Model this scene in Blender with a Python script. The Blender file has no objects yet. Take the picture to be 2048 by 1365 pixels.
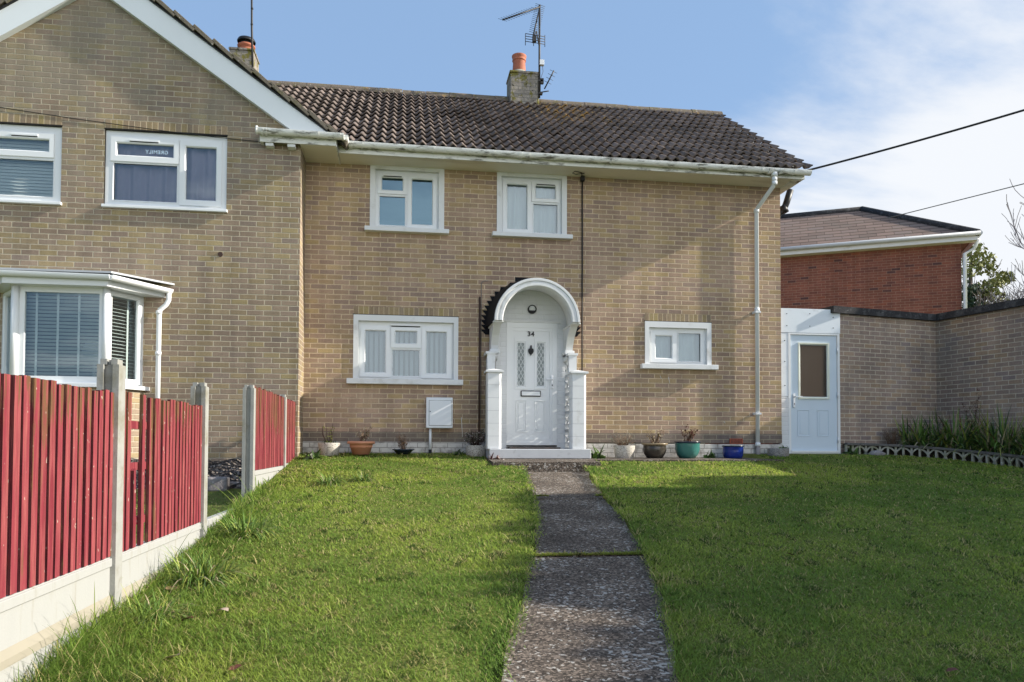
import bpy, math, random
import numpy as np
from mathutils import Vector, Matrix
R = math.radians
random.seed(7); RNG = np.random.default_rng(11)
scene = bpy.context.scene
COL = scene.collection

# ------------------------------------------------------------------ camera, sky, sun, exposure
SUN_AZ_FRONT = R(6.5)      # the sun stands almost in the plane of the facade, to the right
SUN_EL = R(28.5)
CAM = Vector((0.0, -11.75, 0.2))
yaw, pitch, roll = R(8.2), R(1.67), 0.0035
fw = Vector((math.sin(yaw)*math.cos(pitch), math.cos(yaw)*math.cos(pitch), math.sin(pitch)))
rt = Vector((math.cos(yaw), -math.sin(yaw), 0)); up = rt.cross(fw)
r2 = rt*math.cos(roll)+up*math.sin(roll); u2 = -rt*math.sin(roll)+up*math.cos(roll)
cd = bpy.data.cameras.new('camera'); cam = bpy.data.objects.new('camera', cd); COL.objects.link(cam)
cam.matrix_world = Matrix(((r2.x, u2.x, -fw.x, CAM.x), (r2.y, u2.y, -fw.y, CAM.y), (r2.z, u2.z, -fw.z, CAM.z), (0, 0, 0, 1)))
cd.sensor_width = 36; cd.lens = 1520/2048*36; cd.shift_y = (845.7-682.5)/2048
cd.clip_start = 0.05; cd.clip_end = 2000
scene.camera = cam

world = bpy.data.worlds.new('World'); scene.world = world; world.use_nodes = True
wn = world.node_tree.nodes; wl = world.node_tree.links
for n in list(wn): wn.remove(n)
SKY_STRENGTH = 0.145
SUN_STRENGTH = 3.7
def WN(t, **k):
    n = wn.new(t)
    for a, b in k.items(): setattr(n, a, b)
    return n
sky = WN('ShaderNodeTexSky', sky_type='NISHITA', sun_disc=False, sun_elevation=SUN_EL, sun_rotation=R(96), altitude=100, air_density=1.0, dust_density=0.6, ozone_density=1.6)
tc = WN('ShaderNodeTexCoord'); sep = WN('ShaderNodeSeparateXYZ'); wl.new(tc.outputs['Generated'], sep.inputs[0])
def WM(op, a, b=None, c=None):
    n = WN('ShaderNodeMath', operation=op)
    for i, x in enumerate((a, b, c)):
        if x is None: continue
        if isinstance(x, (int, float)): n.inputs[i].default_value = x
        else: wl.new(x, n.inputs[i])
    return n.outputs[0]
zz = WM('ADD', WM('MAXIMUM', sep.outputs[2], 0.0), 0.16)
px_ = WM('DIVIDE', sep.outputs[0], zz); py_ = WM('DIVIDE', sep.outputs[1], zz)
cmb = WN('ShaderNodeCombineXYZ'); wl.new(WM('MULTIPLY', px_, 0.75), cmb.inputs[0]); wl.new(WM('MULTIPLY', py_, 1.5), cmb.inputs[1])
cn = WN('ShaderNodeTexNoise'); cn.inputs['Scale'].default_value = 0.95; cn.inputs['Detail'].default_value = 9; cn.inputs['Roughness'].default_value = 0.58; cn.inputs['Distortion'].default_value = 0.35
wl.new(cmb.outputs[0], cn.inputs['Vector'])
# more cloud towards +X and towards the horizon
bias = WM('ADD', WM('MULTIPLY', WM('SUBTRACT', sep.outputs[0], 0.33), 1.15), WM('MULTIPLY', WM('SUBTRACT', 0.40, sep.outputs[2]), 1.05))
back = WM('MULTIPLY', WM('MAXIMUM', WM('MULTIPLY', sep.outputs[1], -1.0), 0.0), 0.55)  # extra, brighter cloud added behind the camera as fill for the facade
cov = WM('ADD', WM('ADD', WM('MULTIPLY', cn.outputs['Fac'], 1.5), -0.25), WM('ADD', bias, back))
mr = WN('ShaderNodeMapRange', interpolation_type='SMOOTHSTEP'); wl.new(cov, mr.inputs[0])
mr.inputs[1].default_value = 0.42; mr.inputs[2].default_value = 0.86; mr.inputs[3].default_value = 0.0; mr.inputs[4].default_value = 1.0
mixc = WN('ShaderNodeMix', data_type='RGBA'); wl.new(mr.outputs[0], mixc.inputs['Factor'])
skyg = WN('ShaderNodeMix', data_type='RGBA', blend_type='MIX'); skyg.inputs['Factor'].default_value = 0.86
wl.new(sky.outputs[0], skyg.inputs['A']); skyg.inputs['B'].default_value = (.86, 1.34, 2.12, 1)
wl.new(skyg.outputs['Result'], mixc.inputs['A']); cl = WN('ShaderNodeMix', data_type='RGBA'); wl.new(WM('MULTIPLY', back, 1.8), cl.inputs['Factor']); cl.inputs['A'].default_value = (2.75, 2.85, 3.0, 1); cl.inputs['B'].default_value = (6.4, 6.5, 6.7, 1); wl.new(cl.outputs['Result'], mixc.inputs['B'])
bg = WN('ShaderNodeBackground'); bg.inputs['Strength'].default_value = SKY_STRENGTH
wl.new(mixc.outputs['Result'], bg.inputs['Color'])
wo = WN('ShaderNodeOutputWorld'); wl.new(bg.outputs[0], wo.inputs['Surface'])

sd = bpy.data.lights.new('sun', 'SUN'); sd.energy = SUN_STRENGTH; sd.angle = R(0.55); sd.color = (1.0, 0.93, 0.82)
sun = bpy.data.objects.new('sun', sd); COL.objects.link(sun)
SUNV = Vector((math.cos(SUN_AZ_FRONT)*math.cos(SUN_EL), -math.sin(SUN_AZ_FRONT)*math.cos(SUN_EL), math.sin(SUN_EL)))
sun.rotation_euler = SUNV.to_track_quat('Z', 'Y').to_euler()
sun.location = (30, -5, 25)
scene.view_settings.view_transform = 'Standard'; scene.view_settings.look = 'None'
scene.view_settings.exposure = 1.2; scene.view_settings.gamma = 1
scene.cycles.max_bounces = 6; scene.cycles.transparent_max_bounces = 12

# ------------------------------------------------------------------ materials
class NT:
    def __init__(s, name):
        s.m = bpy.data.materials.new(name); s.m.use_nodes = True
        s.t = s.m.node_tree; s.b = s.t.nodes['Principled BSDF']; s.out = s.t.nodes['Material Output']
    def n(s, t, **k):
        n = s.t.nodes.new(t)
        for a, b in k.items(): setattr(n, a, b)
        return n
    def put(s, inp, x):
        if isinstance(x, (int, float)): inp.default_value = x
        elif isinstance(x, tuple): inp.default_value = (*x, 1) if len(x) == 3 and inp.type == 'RGBA' else x
        else: s.t.links.new(x, inp)
    def math(s, op, a, b=None, c=None):
        n = s.n('ShaderNodeMath', operation=op)
        for i, x in enumerate((a, b, c)):
            if x is not None: s.put(n.inputs[i], x)
        return n.outputs[0]
    def mr(s, x, a, b, c=0., d=1., smooth=True):
        n = s.n('ShaderNodeMapRange', interpolation_type='SMOOTHSTEP' if smooth else 'LINEAR')
        for i, y in enumerate((x, a, b, c, d)): s.put(n.inputs[i], y)
        return n.outputs[0]
    def mix(s, f, a, b, mode='MIX'):
        n = s.n('ShaderNodeMix', data_type='RGBA', blend_type=mode)
        s.put(n.inputs['Factor'], f); s.put(n.inputs['A'], a); s.put(n.inputs['B'], b)
        return n.outputs['Result']
    def vec(s, x, y, z=0.):
        n = s.n('ShaderNodeCombineXYZ')
        for i, q in enumerate((x, y, z)): s.put(n.inputs[i], q)
        return n.outputs[0]
    def obj(s): return s.n('ShaderNodeTexCoord').outputs['Object']
    def uv(s): return s.n('ShaderNodeTexCoord').outputs['UV']
    def sep(s, v):
        n = s.n('ShaderNodeSeparateXYZ'); s.put(n.inputs[0], v); return n.outputs
    def scale(s, v, k):
        n = s.n('ShaderNodeVectorMath', operation='MULTIPLY'); s.put(n.inputs[0], v); n.inputs[1].default_value = k; return n.outputs[0]
    def noise(s, v, scale, detail=4, rough=.55, dist=0., col=False):
        n = s.n('ShaderNodeTexNoise'); s.put(n.inputs['Vector'], v); n.inputs['Scale'].default_value = scale
        n.inputs['Detail'].default_value = detail; n.inputs['Roughness'].default_value = rough; n.inputs['Distortion'].default_value = dist
        return n.outputs['Color' if col else 'Fac']
    def voro(s, v, scale, feat='F1', out='Distance'):
        n = s.n('ShaderNodeTexVoronoi', feature=feat); s.put(n.inputs['Vector'], v); n.inputs['Scale'].default_value = scale
        return n.outputs[out]
    def white(s, v):
        n = s.n('ShaderNodeTexWhiteNoise', noise_dimensions='3D'); s.put(n.inputs['Vector'], v); return n.outputs['Value']
    def ramp(s, f, stops, interp='LINEAR'):
        n = s.n('ShaderNodeValToRGB'); s.put(n.inputs[0], f); e = n.color_ramp.elements; n.color_ramp.interpolation = interp
        while len(e) > 1: e.remove(e[-1])
        for i, (p, c) in enumerate(stops):
            x = e[0] if i == 0 else e.new(p)
            x.position = p; x.color = (*c, 1)
        return n.outputs[0]
    def bump(s, h, strength=.4, dist=.01):
        n = s.n('ShaderNodeBump'); s.put(n.inputs['Height'], h); n.inputs['Strength'].default_value = strength; n.inputs['Distance'].default_value = dist
        s.t.links.new(n.outputs[0], s.b.inputs['Normal'])
    def done(s, col, rough=.6, spec=.3, metal=0.):
        s.put(s.b.inputs['Base Color'], col); s.put(s.b.inputs['Roughness'], rough)
        s.b.inputs['Specular IOR Level'].default_value = spec; s.b.inputs['Metallic'].default_value = metal
        return s.m

def simple(name, col, rough=.5, var=.12, scale=6., dirt=None, dirt_scale=3., dirt_amt=.5, dirt_th=.55, bump=0., bscale=80., spec=.3, metal=0., stretch=None):
    t = NT(name); o = t.obj()
    o2 = t.scale(o, stretch) if stretch else o
    n = t.noise(o2, scale, 5)
    c = t.mix(1., col, t.mix(n, (1-var,)*3, (1+var,)*3), 'MULTIPLY')
    if dirt:
        d = t.mr(t.noise(o2, dirt_scale, 7, .65), dirt_th, dirt_th+.2)
        c = t.mix(t.math('MULTIPLY', d, dirt_amt), c, dirt)
    if bump: t.bump(t.noise(o, bscale, 3), bump, .004)
    return t.done(c, rough, spec, metal)

def brick(name, stops, mortar, w=.23, h=.075, mw=.0065, weather=None, wz=None, soldier=False, bump=.5, stain=.25, seed=0.):
    t = NT(name); s = t.sep(t.uv())
    x, y = s[0], s[1]
    if soldier: x = t.math('SUBTRACT', x, 0.0)
    o = t.obj()
    wob = t.math('MULTIPLY', t.math('SUBTRACT', t.noise(o, 9., 2), .5), .006)
    y = t.math('ADD', y, wob)
    ry = t.math('DIVIDE', y, h); row = t.math('FLOOR', ry); fy = t.math('FRACT', ry)
    off = 0.0 if soldier else t.math('MULTIPLY', t.math('MODULO', t.math('ABSOLUTE', row), 2.), .5)
    rj = t.math('MULTIPLY', t.white(t.vec(row, 3.7+seed)), .08)
    rx = t.math('ADD', t.math('ADD', t.math('DIVIDE', x, w), off), rj) if not soldier else t.math('DIVIDE', x, w)
    colm = t.math('FLOOR', rx); fx = t.math('FRACT', rx)
    ex = t.math('MULTIPLY', t.math('MINIMUM', fx, t.math('SUBTRACT', 1., fx)), w)
    ey = t.math('MULTIPLY', t.math('MINIMUM', fy, t.math('SUBTRACT', 1., fy)), h)
    e = t.math('MINIMUM', ex, ey) if not soldier else ey
    fine = t.noise(o, 95., 4, .6)
    e = t.math('ADD', e, t.math('MULTIPLY', t.math('SUBTRACT', fine, .5), .005))
    mask = t.mr(e, mw*.45, mw*1.15)
    rid = t.white(t.vec(colm, row, 1.3+seed)); rid2 = t.white(t.vec(colm, row, 7.9+seed))
    c = t.ramp(rid, stops)
    c = t.mix(1., c, t.ramp(rid2, [(0., (.90,)*3), (1., (1.09,)*3)]), 'MULTIPLY')
    c = t.mix(1., c, t.ramp(t.noise(o, 42., 6, .7), [(.25, (.80,)*3), (.75, (1.16,)*3)]), 'MULTIPLY')
    big = t.noise(o, .9, 5, .6)
    c = t.mix(1., c, t.ramp(big, [(.3, (1-stain,)*3), (.7, (1+stain*.5,)*3)]), 'MULTIPLY')
    mo = t.mix(t.noise(o, 20., 4), mortar, tuple(q*.68 for q in mortar))
    c = t.mix(mask, mo, c)
    if weather:
        wv = t.noise(o, 1.4, 7, .68)
        if wz: wv = t.math('ADD', wv, t.mr(t.sep(o)[2], wz[0], wz[1], -.22, .12))
        wm = t.math('MULTIPLY', t.mr(wv, .46, .68), .62)
        c = t.mix(t.math('MULTIPLY', wm, t.mr(t.noise(o, 60., 3), .35, .6, .45, 1.)), c, weather)
    stk = t.noise(t.scale(o, (5., 5., .45)), 1., 4, .6); c = t.mix(1., c, t.ramp(stk, [(.32, (.84, .84, .85)), (.62, (1.05, 1.05, 1.04))]), 'MULTIPLY')
    # pale specks of lichen
    sp = t.mr(t.noise(o, 55., 2), .735, .77)
    c = t.mix(t.math('MULTIPLY', sp, .45), c, (.55, .53, .46))
    hgt = t.math('ADD', mask, t.math('MULTIPLY', fine, .45))
    t.bump(hgt, bump, .006)
    return t.done(c, .92, .15)

BST = [(0., (.37, .26, .185)), (.22, (.405, .287, .205)), (.4, (.35, .246, .185)), (.55, (.43, .312, .17)), (.68, (.39, .277, .20)), (.82, (.45, .332, .172)), (.92, (.36, .26, .20)), (1., (.33, .242, .19))]
M = {}
M['brick'] = brick('buff_brick', BST, (.68, .54, .38), mw=.0085, bump=.8)
M['brick_wing'] = brick('weathered_buff_brick', [(p, (c[0]*.80, c[1]*.86, c[2]*.88)) for p, c in BST], (.55, .48, .36), mw=.008, bump=.9, weather=(.235, .22, .175), wz=(1., 6.), seed=4.)
M['soldier'] = brick('soldier_brick', [(p, (c[0]*.88, c[1]*.94, c[2]*.86)) for p, c in BST], (.62, .5, .34), w=2., soldier=True, seed=9.)
M['brick_out'] = brick('outhouse_brick', [(0., (.33, .245, .20)), (.3, (.38, .29, .225)), (.55, (.34, .255, .215)), (.75, (.42, .30, .20)), (1., (.29, .23, .215))], (.68, .60, .48), weather=(.25, .22, .20), seed=2., mw=.007)
M['brick_dark'] = brick('blue_grey_brick', [(0., (.19, .15, .125)), (.5, (.235, .19, .15)), (1., (.16, .13, .12))], (.40, .35, .26), seed=5.)
M['brick_red'] = brick('red_brick', [(0., (.215, .085, .062)), (.55, (.25, .098, .07)), (.8, (.19, .075, .06)), (.86, (.10, .055, .055)), (.9, (.27, .095, .06)), (1., (.20, .08, .065))], (.36, .22, .16), seed=6., stain=.15)
def painted_brick(name, col, dirtcol, amt, h=.075):
    t = NT(name); s = t.sep(t.uv()); o = t.obj()
    ry = t.math('DIVIDE', s[1], h); row = t.math('FLOOR', ry); fy = t.math('FRACT', ry)
    fx = t.math('FRACT', t.math('ADD', t.math('DIVIDE', s[0], .23), t.math('MULTIPLY', t.math('MODULO', t.math('ABSOLUTE', row), 2.), .5)))
    e = t.math('MINIMUM', t.math('MULTIPLY', t.math('MINIMUM', fx, t.math('SUBTRACT', 1., fx)), .23), t.math('MULTIPLY', t.math('MINIMUM', fy, t.math('SUBTRACT', 1., fy)), h))
    mask = t.mr(e, .001, .009)
    d = t.mr(t.noise(o, 6., 7, .7), .45, .68)
    c = t.mix(t.math('MULTIPLY', d, amt), col, dirtcol)
    c = t.mix(t.math('MULTIPLY', t.math('SUBTRACT', 1., mask), amt), c, dirtcol)
    t.bump(t.math('ADD', mask, t.math('MULTIPLY', t.noise(o, 50., 3), .3)), .5, .006)
    return t.done(c, .7, .25)
M['plinth'] = painted_brick('painted_plinth', (.60, .575, .53), (.16, .14, .12), .75)
M['painted_brick'] = painted_brick('white_painted_brick', (.71, .725, .735), (.5, .5, .5), .12)
M['white'] = simple('white_upvc', (.74, .76, .765), .3, .04, 3., spec=.5)
M['white_paint'] = simple('white_masonry_paint', (.70, .71, .71), .65, .06, 4., dirt=(.40, .38, .33), dirt_scale=3.2, dirt_amt=.5, dirt_th=.54, bump=.15, bscale=60)
M['white_dirty'] = simple('stained_white_upvc', (.74, .745, .71), .4, .08, 3., dirt=(.07, .065, .04), dirt_scale=6.0, dirt_amt=.9, dirt_th=.475, stretch=(.7, 2, 3.))
M['soffit'] = simple('soffit_board', (.74, .70, .60), .6, .08, 2., dirt=(.4, .33, .22), dirt_scale=1.5, dirt_amt=.35, dirt_th=.52, stretch=(.6, 2, 2))
M['barge'] = simple('bargeboard_paint', (.72, .76, .78), .5, .05, 2., dirt=(.4, .4, .36), dirt_scale=9., dirt_amt=.5, dirt_th=.68)
M['step_paint'] = simple('grey_white_step_paint', (.47, .485, .50), .7, .1, 5., dirt=(.3, .3, .3), dirt_scale=8., dirt_amt=.6, dirt_th=.56, bump=.3, bscale=30)
M['black'] = simple('black_plastic', (.014, .014, .015), .45, .2, 6.)
M['slate'] = simple('black_slate', (.012, .012, .014), .75, .3, 6., spec=.15, bump=.2)
M['dark_gap'] = simple('dark_shadow_gap', (.03, .028, .025), .9, .2, 6., spec=.1)
M['metal_dark'] = simple('weathered_aerial_metal', (.035, .034, .033), .5, .3, 20., metal=.3)
M['terracotta_pot'] = simple('red_clay_chimney_pot', (.38, .13, .075), .7, .2, 5., dirt=(.12, .07, .05), dirt_scale=4., dirt_amt=.5, dirt_th=.55)
M['terracotta'] = simple('terracotta_plastic', (.55, .25, .155), .55, .1, 6., dirt=(.4, .3, .22), dirt_scale=5., dirt_amt=.3)
M['blue_door'] = simple('pale_blue_door_paint', (.58, .67, .75), .4, .04, 3., dirt=(.45, .5, .4), dirt_scale=4., dirt_amt=.35, dirt_th=.62, spec=.4)
M['panel_white'] = simple('white_boarding', (.74, .79, .83), .55, .05, 2., dirt=(.36, .37, .37), dirt_scale=2.6, dirt_amt=.5, dirt_th=.56)
M['cream'] = simple('cream_glazing_bead', (.72, .74, .63), .5, .05)
M['chrome'] = simple('satin_handle', (.7, .72, .74), .3, .05, metal=.3)
M['cable'] = simple('black_cable', (.02, .02, .02), .6, .2)
M['grey_cable'] = simple('grey_cable', (.16, .16, .16), .6, .2)
M['grey_pvc'] = simple('grey_white_meter_box', (.70, .73, .76), .45, .05, 3.)
M['air_brick'] = simple('red_air_brick', (.36, .09, .05), .8, .2, 20.)
M['mat'] = simple('brown_doormat', (.06, .035, .025), .95, .4, 60.)
M['soil'] = simple('soil', (.05, .036, .025), .95, .5, 40., bump=.6)
M['stem'] = simple('dry_stem', (.20, .13, .085), .8, .3, 30.)
M['stem_dark'] = simple('dark_dry_stem', (.06, .035, .028), .8, .3, 30.)
M['leaf'] = simple('green_leaf', (.115, .20, .04), .5, .4, 12.)
M['leaf_dark'] = simple('dark_green_leaf', (.05, .09, .03), .5, .5, 12.)
M['leaf_grey'] = simple('grey_green_leaf', (.19, .20, .15), .7, .4, 20.)
M['leaf_yellow'] = simple('yellow_green_leaf', (.26, .30, .06), .6, .3, 12.)
M['leaf_straw'] = simple('straw_leaf', (.36, .30, .19), .7, .3, 12.)
M['leaf_red'] = simple('reddish_brown_leaf', (.12, .045, .03), .7, .3, 12.)
M['petal'] = simple('pale_flower', (.62, .52, .48), .7, .4, 60.)
M['fallen'] = simple('brown_dead_leaf', (.22, .13, .08), .7, .3, 20.)
M['fallen_pale'] = simple('pale_dead_leaf', (.42, .33, .26), .7, .3, 20.)
M['bark'] = simple('bark', (.16, .13, .11), .9, .4, 12., bump=.5, bscale=20)
M['bark_pale'] = simple('pale_bare_bark', (.26, .24, .25), .9, .3, 12.)
M['needle'] = simple('pine_foliage', (.24, .25, .08), .7, .5, 1.2)
M['needle_dark'] = simple('ivy_foliage', (.055, .09, .05), .6, .5, 2.)
M['hedge_leaf'] = simple('cypress_foliage', (.04, .075, .025), .7, .4, 3.)
M['lead'] = simple('lead_flashing', (.42, .44, .46), .5, .15, 4.)
M['dark_room'] = simple('room_wall', (.30, .29, .27), .9, .05)
M['mirror_trim'] = simple('aluminium_blind', (.66, .68, .65), .4, .05)
M['blind_tape'] = simple('blind_tape', (.78, .80, .76), .7, .05)
M['net'] = simple('net_curtain', (.42, .455, .465), .9, .05, 2.)
M['lilac'] = simple('lilac_curtain', (.40, .33, .39), .9, .1, 2.)
M['brown_blind'] = simple('brown_roller_blind', (.27, .20, .15), .9, .12, 40., spec=.1)
M['lettering'] = simple('pale_lettering', (.62, .76, .88), .6, .05)

def glass(name, tint=(.80, .87, .88), boost=.10, rough=.015, refl=(.80, .93, 1.)):
    t = NT(name); t.t.nodes.remove(t.b)
    tr = t.n('ShaderNodeBsdfTransparent'); tr.inputs[0].default_value = (*tint, 1)
    gl = t.n('ShaderNodeBsdfGlossy'); gl.inputs['Roughness'].default_value = rough; gl.inputs[0].default_value = (*refl, 1)
    fr = t.n('ShaderNodeFresnel'); fr.inputs[0].default_value = 1.5
    w = t.n('ShaderNodeBump'); w.inputs['Strength'].default_value = .02; t.put(w.inputs['Height'], t.noise(t.obj(), 2.5, 2)); w.inputs['Distance'].default_value = .05
    t.t.links.new(w.outputs[0], gl.inputs['Normal'])
    f = t.math('MINIMUM', t.math('ADD', t.math('MULTIPLY', fr.outputs[0], 1.15), boost), 1.)
    mx = t.n('ShaderNodeMixShader'); t.put(mx.inputs[0], f)
    t.t.links.new(tr.outputs[0], mx.inputs[1]); t.t.links.new(gl.outputs[0], mx.inputs[2]); t.t.links.new(mx.outputs[0], t.out.inputs[0])
    return t.m
M['glass'] = glass('window_glass')
M['glass_blue'] = glass('window_glass_blueish', (.30, .50, .58), .14, .015, (.42, .68, .86))

def obscured():
    t = NT('obscured_leaded_glass'); s = t.sep(t.obj())
    a = t.math('ADD', t.math('MULTIPLY', s[0], 17.), t.math('MULTIPLY', s[2], 9.)); b = t.math('SUBTRACT', t.math('MULTIPLY', s[0], 17.), t.math('MULTIPLY', s[2], 9.))
    def line(q):
        f = t.math('FRACT', q); return t.math('MINIMUM', f, t.math('SUBTRACT', 1., f))
    e = t.mr(t.math('MINIMUM', line(a), line(b)), .06, .12)
    n = t.noise(t.obj(), 60., 4)
    c = t.mix(e, (.46, .49, .49), t.ramp(n, [(.3, (.09, .115, .115)), (.7, (.24, .28, .28))]))
    t.bump(t.noise(t.obj(), 90., 2), .5, .004)
    return t.done(c, .22, .5)
M['obscured'] = obscured()

def roof_tile():
    t = NT('brown_concrete_pantile'); s = t.sep(t.uv()); o = t.obj()
    r = t.white(t.vec(t.math('FLOOR', s[0]), t.math('FLOOR', s[1]), 2.))
    c = t.ramp(r, [(0., (.125, .10, .086)), (.5, (.165, .131, .113)), (1., (.21, .168, .145))])
    c = t.mix(1., c, t.ramp(t.noise(o, 18., 6, .7), [(.3, (.6,)*3), (.7, (1.25,)*3)]), 'MULTIPLY')
    c = t.mix(t.math('MULTIPLY', t.mr(t.noise(o, 3.2, 5, .7), .52, .7), .5), c, (.05, .045, .04))
    li = t.mr(t.noise(o, 16., 4, .6), .665, .70); c = t.mix(t.math('MULTIPLY', li, .75), c, (.42, .41, .36))
    # orange lichen below the chimney
    p = t.sep(o); dx = t.math('SUBTRACT', p[0], .75); dy = t.math('SUBTRACT', p[1], 2.2)
    d = t.math('SQRT', t.math('ADD', t.math('MULTIPLY', dx, dx), t.math('MULTIPLY', t.math('MULTIPLY', dy, dy), .7)))
    near = t.mr(d, .2, 1.5, .13, 0.)
    lo = t.mr(t.math('ADD', t.noise(o, 11., 5, .65), near), .66, .70); c = t.mix(t.math('MULTIPLY', lo, .8), c, (.42, .26, .08))
    t.bump(t.noise(o, 70., 3), .3, .004)
    return t.done(c, .85, .2)
M['tile'] = roof_tile()
def mossy(name, base, moss, pale, orange=None):
    t = NT(name); o = t.obj()
    c = t.mix(t.noise(o, 12., 5), base, tuple(q*.6 for q in base))
    c = t.mix(t.mr(t.noise(o, 7., 6, .7), .5, .62), c, moss)
    c = t.mix(t.mr(t.noise(o, 19., 4, .6), .62, .67), c, pale)
    if orange: c = t.mix(t.mr(t.noise(t.scale(o, (1, 1, 1.01)), 4.1, 5, .7), .6, .68), c, orange)
    t.bump(t.noise(o, 45., 4), .7, .01)
    return t.done(c, .95, .1)
M['ridge'] = mossy('lichened_ridge_tile', (.19, .16, .13), (.13, .115, .06), (.38, .36, .30), (.34, .22, .09))
M['verge'] = mossy('lichened_verge_tile', (.20, .175, .14), (.15, .135, .08), (.42, .40, .35))
M['chimney'] = mossy('mossy_chimney_brick', (.26, .23, .20), (.17, .16, .05), (.33, .31, .27))
M['coping'] = mossy('dark_concrete_coping', (.055, .055, .058), (.085, .085, .088), (.12, .12, .12))
M['edging'] = mossy('weathered_concrete_edging', (.44, .43, .36), (.28, .28, .19), (.55, .54, .47))
M['edging_cap'] = mossy('grey_concrete_edging_cap', (.17, .16, .15), (.12, .115, .10), (.26, .25, .23))
M['block'] = mossy('concrete_block', (.33, .31, .31), (.22, .20, .20), (.42, .40, .40))
M['post'] = simple('pale_concrete_post', (.30, .30, .28), .85, .2, 9., dirt=(.17, .15, .09), dirt_scale=4., dirt_amt=.65, dirt_th=.5, bump=.3, bscale=60)
M['gravel_board'] = simple('pale_concrete_board', (.34, .342, .33), .85, .07, 3., dirt=(.23, .21, .155), dirt_scale=3., dirt_amt=.55, dirt_th=.52, bump=.2, bscale=70, stretch=(1, 3.5, .5))
M['gravel_ledge'] = simple('stained_concrete_ledge', (.29, .265, .21), .9, .12, 6.)

def red_paint(nm='worn_red_fence_paint', k=1.):
    t = NT(nm); o = t.obj(); s = t.sep(o)
    st = t.scale(o, (30., 30., 2.2))
    pid = t.math('FLOOR', t.math('DIVIDE', t.math('ADD', s[1], 20.), .077))
    r = t.white(t.vec(pid, 4.))
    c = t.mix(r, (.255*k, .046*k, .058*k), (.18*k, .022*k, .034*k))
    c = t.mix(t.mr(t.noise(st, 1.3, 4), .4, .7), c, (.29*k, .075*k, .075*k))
    wood = t.mix(t.noise(st, 2., 4), (.20, .10, .045), (.10, .05, .03))
    top = t.mr(s[2], t.math('SUBTRACT', s[2], 0.) if False else .0, 1.)
    wear = t.math('ADD', t.noise(st, .9, 6, .7), t.math('MULTIPLY', t.math('SUBTRACT', t.noise(t.vec(pid, 9.), 3.1, 0), .5), .35))
    w = t.mr(wear, .66, .71)
    hi = t.math('MULTIPLY', t.mr(s[2], .62, 1.02, 0., .22), t.mr(t.noise(t.scale(o, (26., 26., 1.2)), 1.7, 3), .38, .62))
    w = t.mr(t.math('ADD', wear, hi), .60, .67)
    c = t.mix(w, c, wood); c = t.mix(t.mr(t.noise(t.scale(o, (1, 1, .55)), 38., 2), .71, .74), c, (.42*k, .30*k, .25*k))
    c = t.mix(1., c, t.ramp(t.noise(st, 3., 5, .7), [(.3, (.72,)*3), (.7, (1.15,)*3)]), 'MULTIPLY')
    t.bump(t.noise(st, 4., 4), .5, .006)
    return t.done(c, .7, .2)
M['red'] = red_paint()
M['red_shaded'] = red_paint('shaded_edge_red_paint', .42)  # darker copy of the fence paint: shade on the edges put into colour

def concrete_path(name, dark=1.):
    t = NT(name); o = t.obj()
    c = t.ramp(t.noise(o, 2.2, 6, .65), [(.3, (.075*dark, .06*dark, .048*dark)), (.7, (.14*dark, .113*dark, .09*dark))])
    g = t.voro(o, 85., 'F1', 'Color'); gs = t.sep(g)
    c = t.mix(1., c, t.ramp(gs[0], [(0., (.3,)*3), (.55, (.95,)*3), (1., (2.3,)*3)]), 'MULTIPLY')
    o2 = t.math('ADD', t.noise(o, 22., 5, .7), 0.)
    blot = t.math('MAXIMUM', t.mr(t.math('ADD', t.noise(o, 33., 3, .5), t.math('MULTIPLY', t.math('SUBTRACT', t.noise(o, 2.2, 3), .5), .32)), .615, .64), t.mr(t.math('ADD', t.noise(o, 11., 5, .65), t.math('MULTIPLY', t.math('SUBTRACT', t.noise(o, 1.3, 3), .5), .4)), .70, .73))
    c = t.mix(t.math('MULTIPLY', blot, .8), c, (.43, .41, .37))
    dk = t.mr(t.noise(o, 27., 4), .63, .68); c = t.mix(t.math('MULTIPLY', dk, .7), c, (.03, .028, .025))
    t.bump(t.math('ADD', t.noise(o, 60., 4), gs[1]), .5, .006)
    return t.done(c, .9, .2)
M['path'] = concrete_path('lichened_concrete_path')
M['slab'] = concrete_path('concrete_step', .95)

def grass_mat():
    t = NT('grass_blade'); a = t.n('ShaderNodeAttribute', attribute_name='Col')
    t.put(t.b.inputs['Base Color'], a.outputs['Color']); t.b.inputs['Roughness'].default_value = .55; t.b.inputs['Specular IOR Level'].default_value = .25
    tr = t.n('ShaderNodeBsdfTranslucent'); t.t.links.new(a.outputs['Color'], tr.inputs[0])
    mx = t.n('ShaderNodeMixShader'); mx.inputs[0].default_value = .5
    t.t.links.new(t.b.outputs[0], mx.inputs[1]); t.t.links.new(tr.outputs[0], mx.inputs[2]); t.t.links.new(mx.outputs[0], t.out.inputs[0])
    return t.m
M['grass'] = grass_mat()
def ground_mat():
    t = NT('lawn_soil'); o = t.obj()
    c = t.ramp(t.noise(o, 7., 7, .7), [(.3, (.10, .13, .026)), (.55, (.15, .165, .045)), (.75, (.21, .18, .08))])
    t.bump(t.noise(o, 30., 5), .8, .03)
    return t.done(c, .95, .1)
M['ground'] = ground_mat()
def rubble_mat():
    t = NT('dark_rubble'); o = t.obj()
    v = t.sep(t.voro(o, 34., 'F1', 'Color'))
    c = t.ramp(v[0], [(0., (.025, .022, .02)), (.5, (.07, .06, .055)), (.85, (.16, .14, .13)), (1., (.36, .32, .27))])
    t.bump(t.voro(o, 34.), 1., .03)
    return t.done(c, .95, .1)
M['rubble'] = rubble_mat()
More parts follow.
